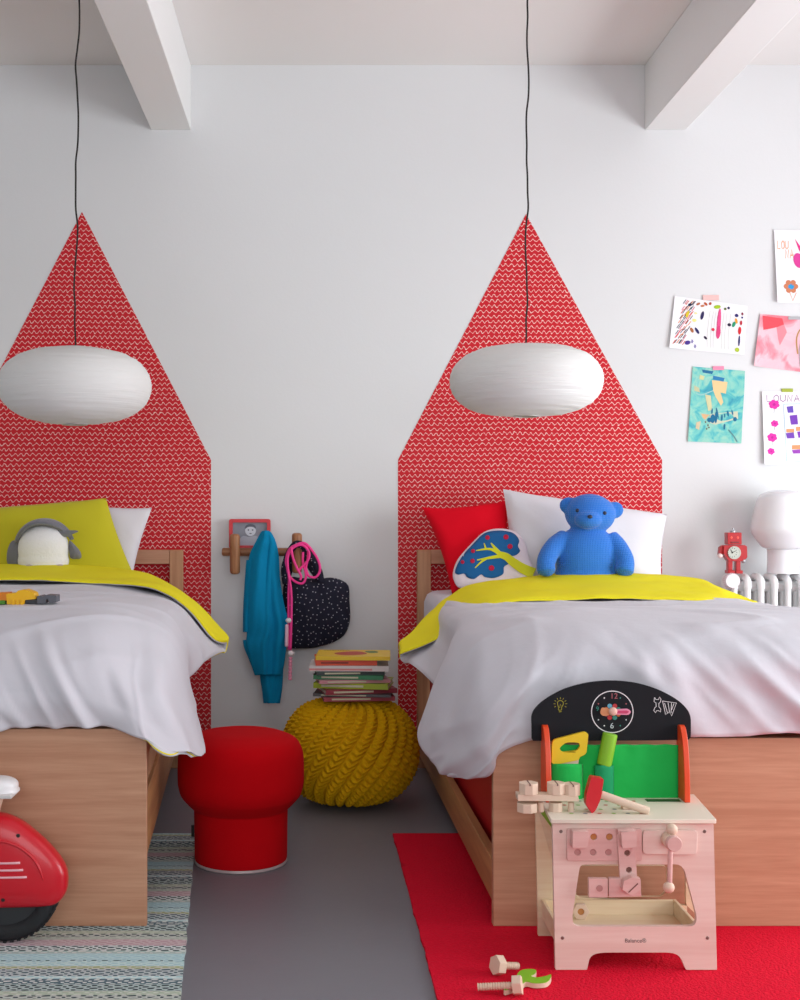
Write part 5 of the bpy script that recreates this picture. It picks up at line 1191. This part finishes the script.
def wheel(cx, cz, cy, R_, name='wheel'):
    r_ = .024; wroot = MB()
    n = 64; wroot.grid(lambda u, v: Vector((cx+(R_-r_+r_*math.cos(2*math.pi*v)*(1))*math.cos(2*math.pi*u), cy+r_*.9*math.sin(2*math.pi*v), cz+(R_-r_+r_*math.cos(2*math.pi*v))*math.sin(2*math.pi*u))), 72, 20)
    w = wroot.build('tyre', M_TYR, root, smooth=180)
    # tread blocks
    mb = MB()
    for k in range(48):
        q = 2*math.pi*k/48; Rm = Matrix.Rotation(-q, 3, 'Y')
        mb.box((R_-.004, -.016, -.004), (R_+.0005, -.003, .004), Rm, (cx, cy, cz)); mb.box((R_-.004, .003, -.001), (R_+.0005, .016, .007), Rm, (cx, cy, cz))
    mb.build('tread', M_TYR, w)
    MB().lathe([(R_-.042, -.012), (R_-.034, -.012), (R_-.034, .012), (R_-.042, .012), (R_-.042, -.012)], (cx, cy, cz), 64, axis='Y').build('rim', mat('rim_black', '#27282b', .5), w)
    mb = MB().lathe([(.001, -.018), (.02, -.018), (.02, .018), (.001, .018)], (cx, cy, cz), 24, axis='Y')
    for k in range(5):
        q = 2*math.pi*k/5+.2; mb.box((.012, -.006, -.008), (R_-.040, .006, .008), Matrix.Rotation(-q, 3, 'Y'), (cx, cy, cz))
    mb.build('hub', MATS['rim_black'], w)
wr_ = 54.5*(yc)/F; wc_ = W(6, 0, yc); zc_ = .0105+wr_
wheel(wc_.x, zc_, yc-D, wr_)
wheel(wc_.x-.56, zc_, yc-D, wr_)
# seat, post, footboard, front shield, handlebar (the front half is outside the frame)
so = smooth_loop([(-75, 788), (-70, 779), (-40, 776), (-5, 776.5), (9, 778), (16.5, 782), (17.5, 788), (17, 793), (0, 795), (-40, 796), (-70, 796)], 5)
MB().inflate(so, lambda x, y, t: W(x, y, yc)+Vector((0, -t, 0)), .05, rings=10, e=.3).build('seat', M_SW, root, smooth=180)
MB().box((W(-68, 0, yc).x, yc-.046-D, W(0, 795, yc).z), (W(16, 0, yc).x, yc+.046-D, W(0, 790.5, yc).z)).build('seat_rim', mat('seat_rim', '#d9d4d2', .4), root, bevel=.003)
a = W(-5, 796, yc); b = W(-12, 822, yc); MB().capsule(a, b, .022, rnd=.002).build('seat_post', mat('post_beige', '#d8b39c', .5), root)
x0 = wc_.x-.60; x1 = wc_.x-.15
MB().box((wc_.x-.48, yc-.05-D, .10), (wc_.x-.15, yc+.05-D, .135)).build('footboard', M_SR, root, bevel=.008)
MB().prism([roundpoly([(wc_.x-.50, .10), (wc_.x-.44, .12), (wc_.x-.50, .50), (wc_.x-.545, .50), (wc_.x-.53, .25)], .02, 4)], lambda x, z_, t: Vector((x, yc-.07-D+t, z_)), .14).build('front_shield', M_SR, root, bevel=.01)
MB().capsule((wc_.x-.525, yc-D, .16), (wc_.x-.52, yc-D, .56), .014).build('steering_column', M_TYR, root)
MB().capsule((wc_.x-.515, yc-.16-D, .57), (wc_.x-.515, yc+.10-D, .57), .013).build('handlebar', M_TYR, root)
MB().inflate(circ(0, 0, .045, 24), lambda x, y, t: Vector((wc_.x-.565+t, yc-D+x, .52+y)), .03).build('headlamp', M_SW, root, smooth=180)
MB().capsule((wc_.x-.525, yc-.031-D, .16), (wc_.x-.56, yc-.031-D, zc_), .009).build('fork', M_TYR, root)
# ------------------------------------------------------------------ light and camera
def area(name, loc, rot, sx, sy, power, color):
    l = bpy.data.lights.new(name, 'AREA'); l.shape = 'RECTANGLE'; l.size = sx; l.size_y = sy; l.energy = power; l.color = color
    o = bpy.data.objects.new(name, l); C.objects.link(o); o.location = loc; o.rotation_euler = rot; return o
area('daylight_right', (XR-.02, -2.57, 1.12), (0, math.radians(90), 0), 1.7, 3.0, 116, (.93, .975, 1))
area('daylight_front', (.5, YF+.05, 1.7), (math.radians(90), 0, 0), 3.7, 1.5, 52, (.96, .985, 1))
w = bpy.data.worlds.new('World'); bpy.context.scene.world = w; w.use_nodes = True
w.node_tree.nodes['Background'].inputs[0].default_value = (.85, .92, 1, 1); w.node_tree.nodes['Background'].inputs[1].default_value = 1.0
cam = bpy.data.cameras.new('camera'); co = bpy.data.objects.new('camera', cam); C.objects.link(co)
co.location = (0, -D, H); co.rotation_euler = (math.radians(90), 0, 0)
cam.sensor_fit = 'HORIZONTAL'; cam.sensor_width = 36; cam.lens = F*36/800; cam.shift_x = (400-VX)/800; cam.shift_y = (VY-500)/800
cam.clip_start = .05; bpy.context.scene.camera = co
s = bpy.context.scene; s.view_settings.view_transform = 'Standard'; s.view_settings.look = 'None'; s.view_settings.gamma = 1; s.view_settings.exposure = 0.0
s.view_settings.use_curve_mapping = False
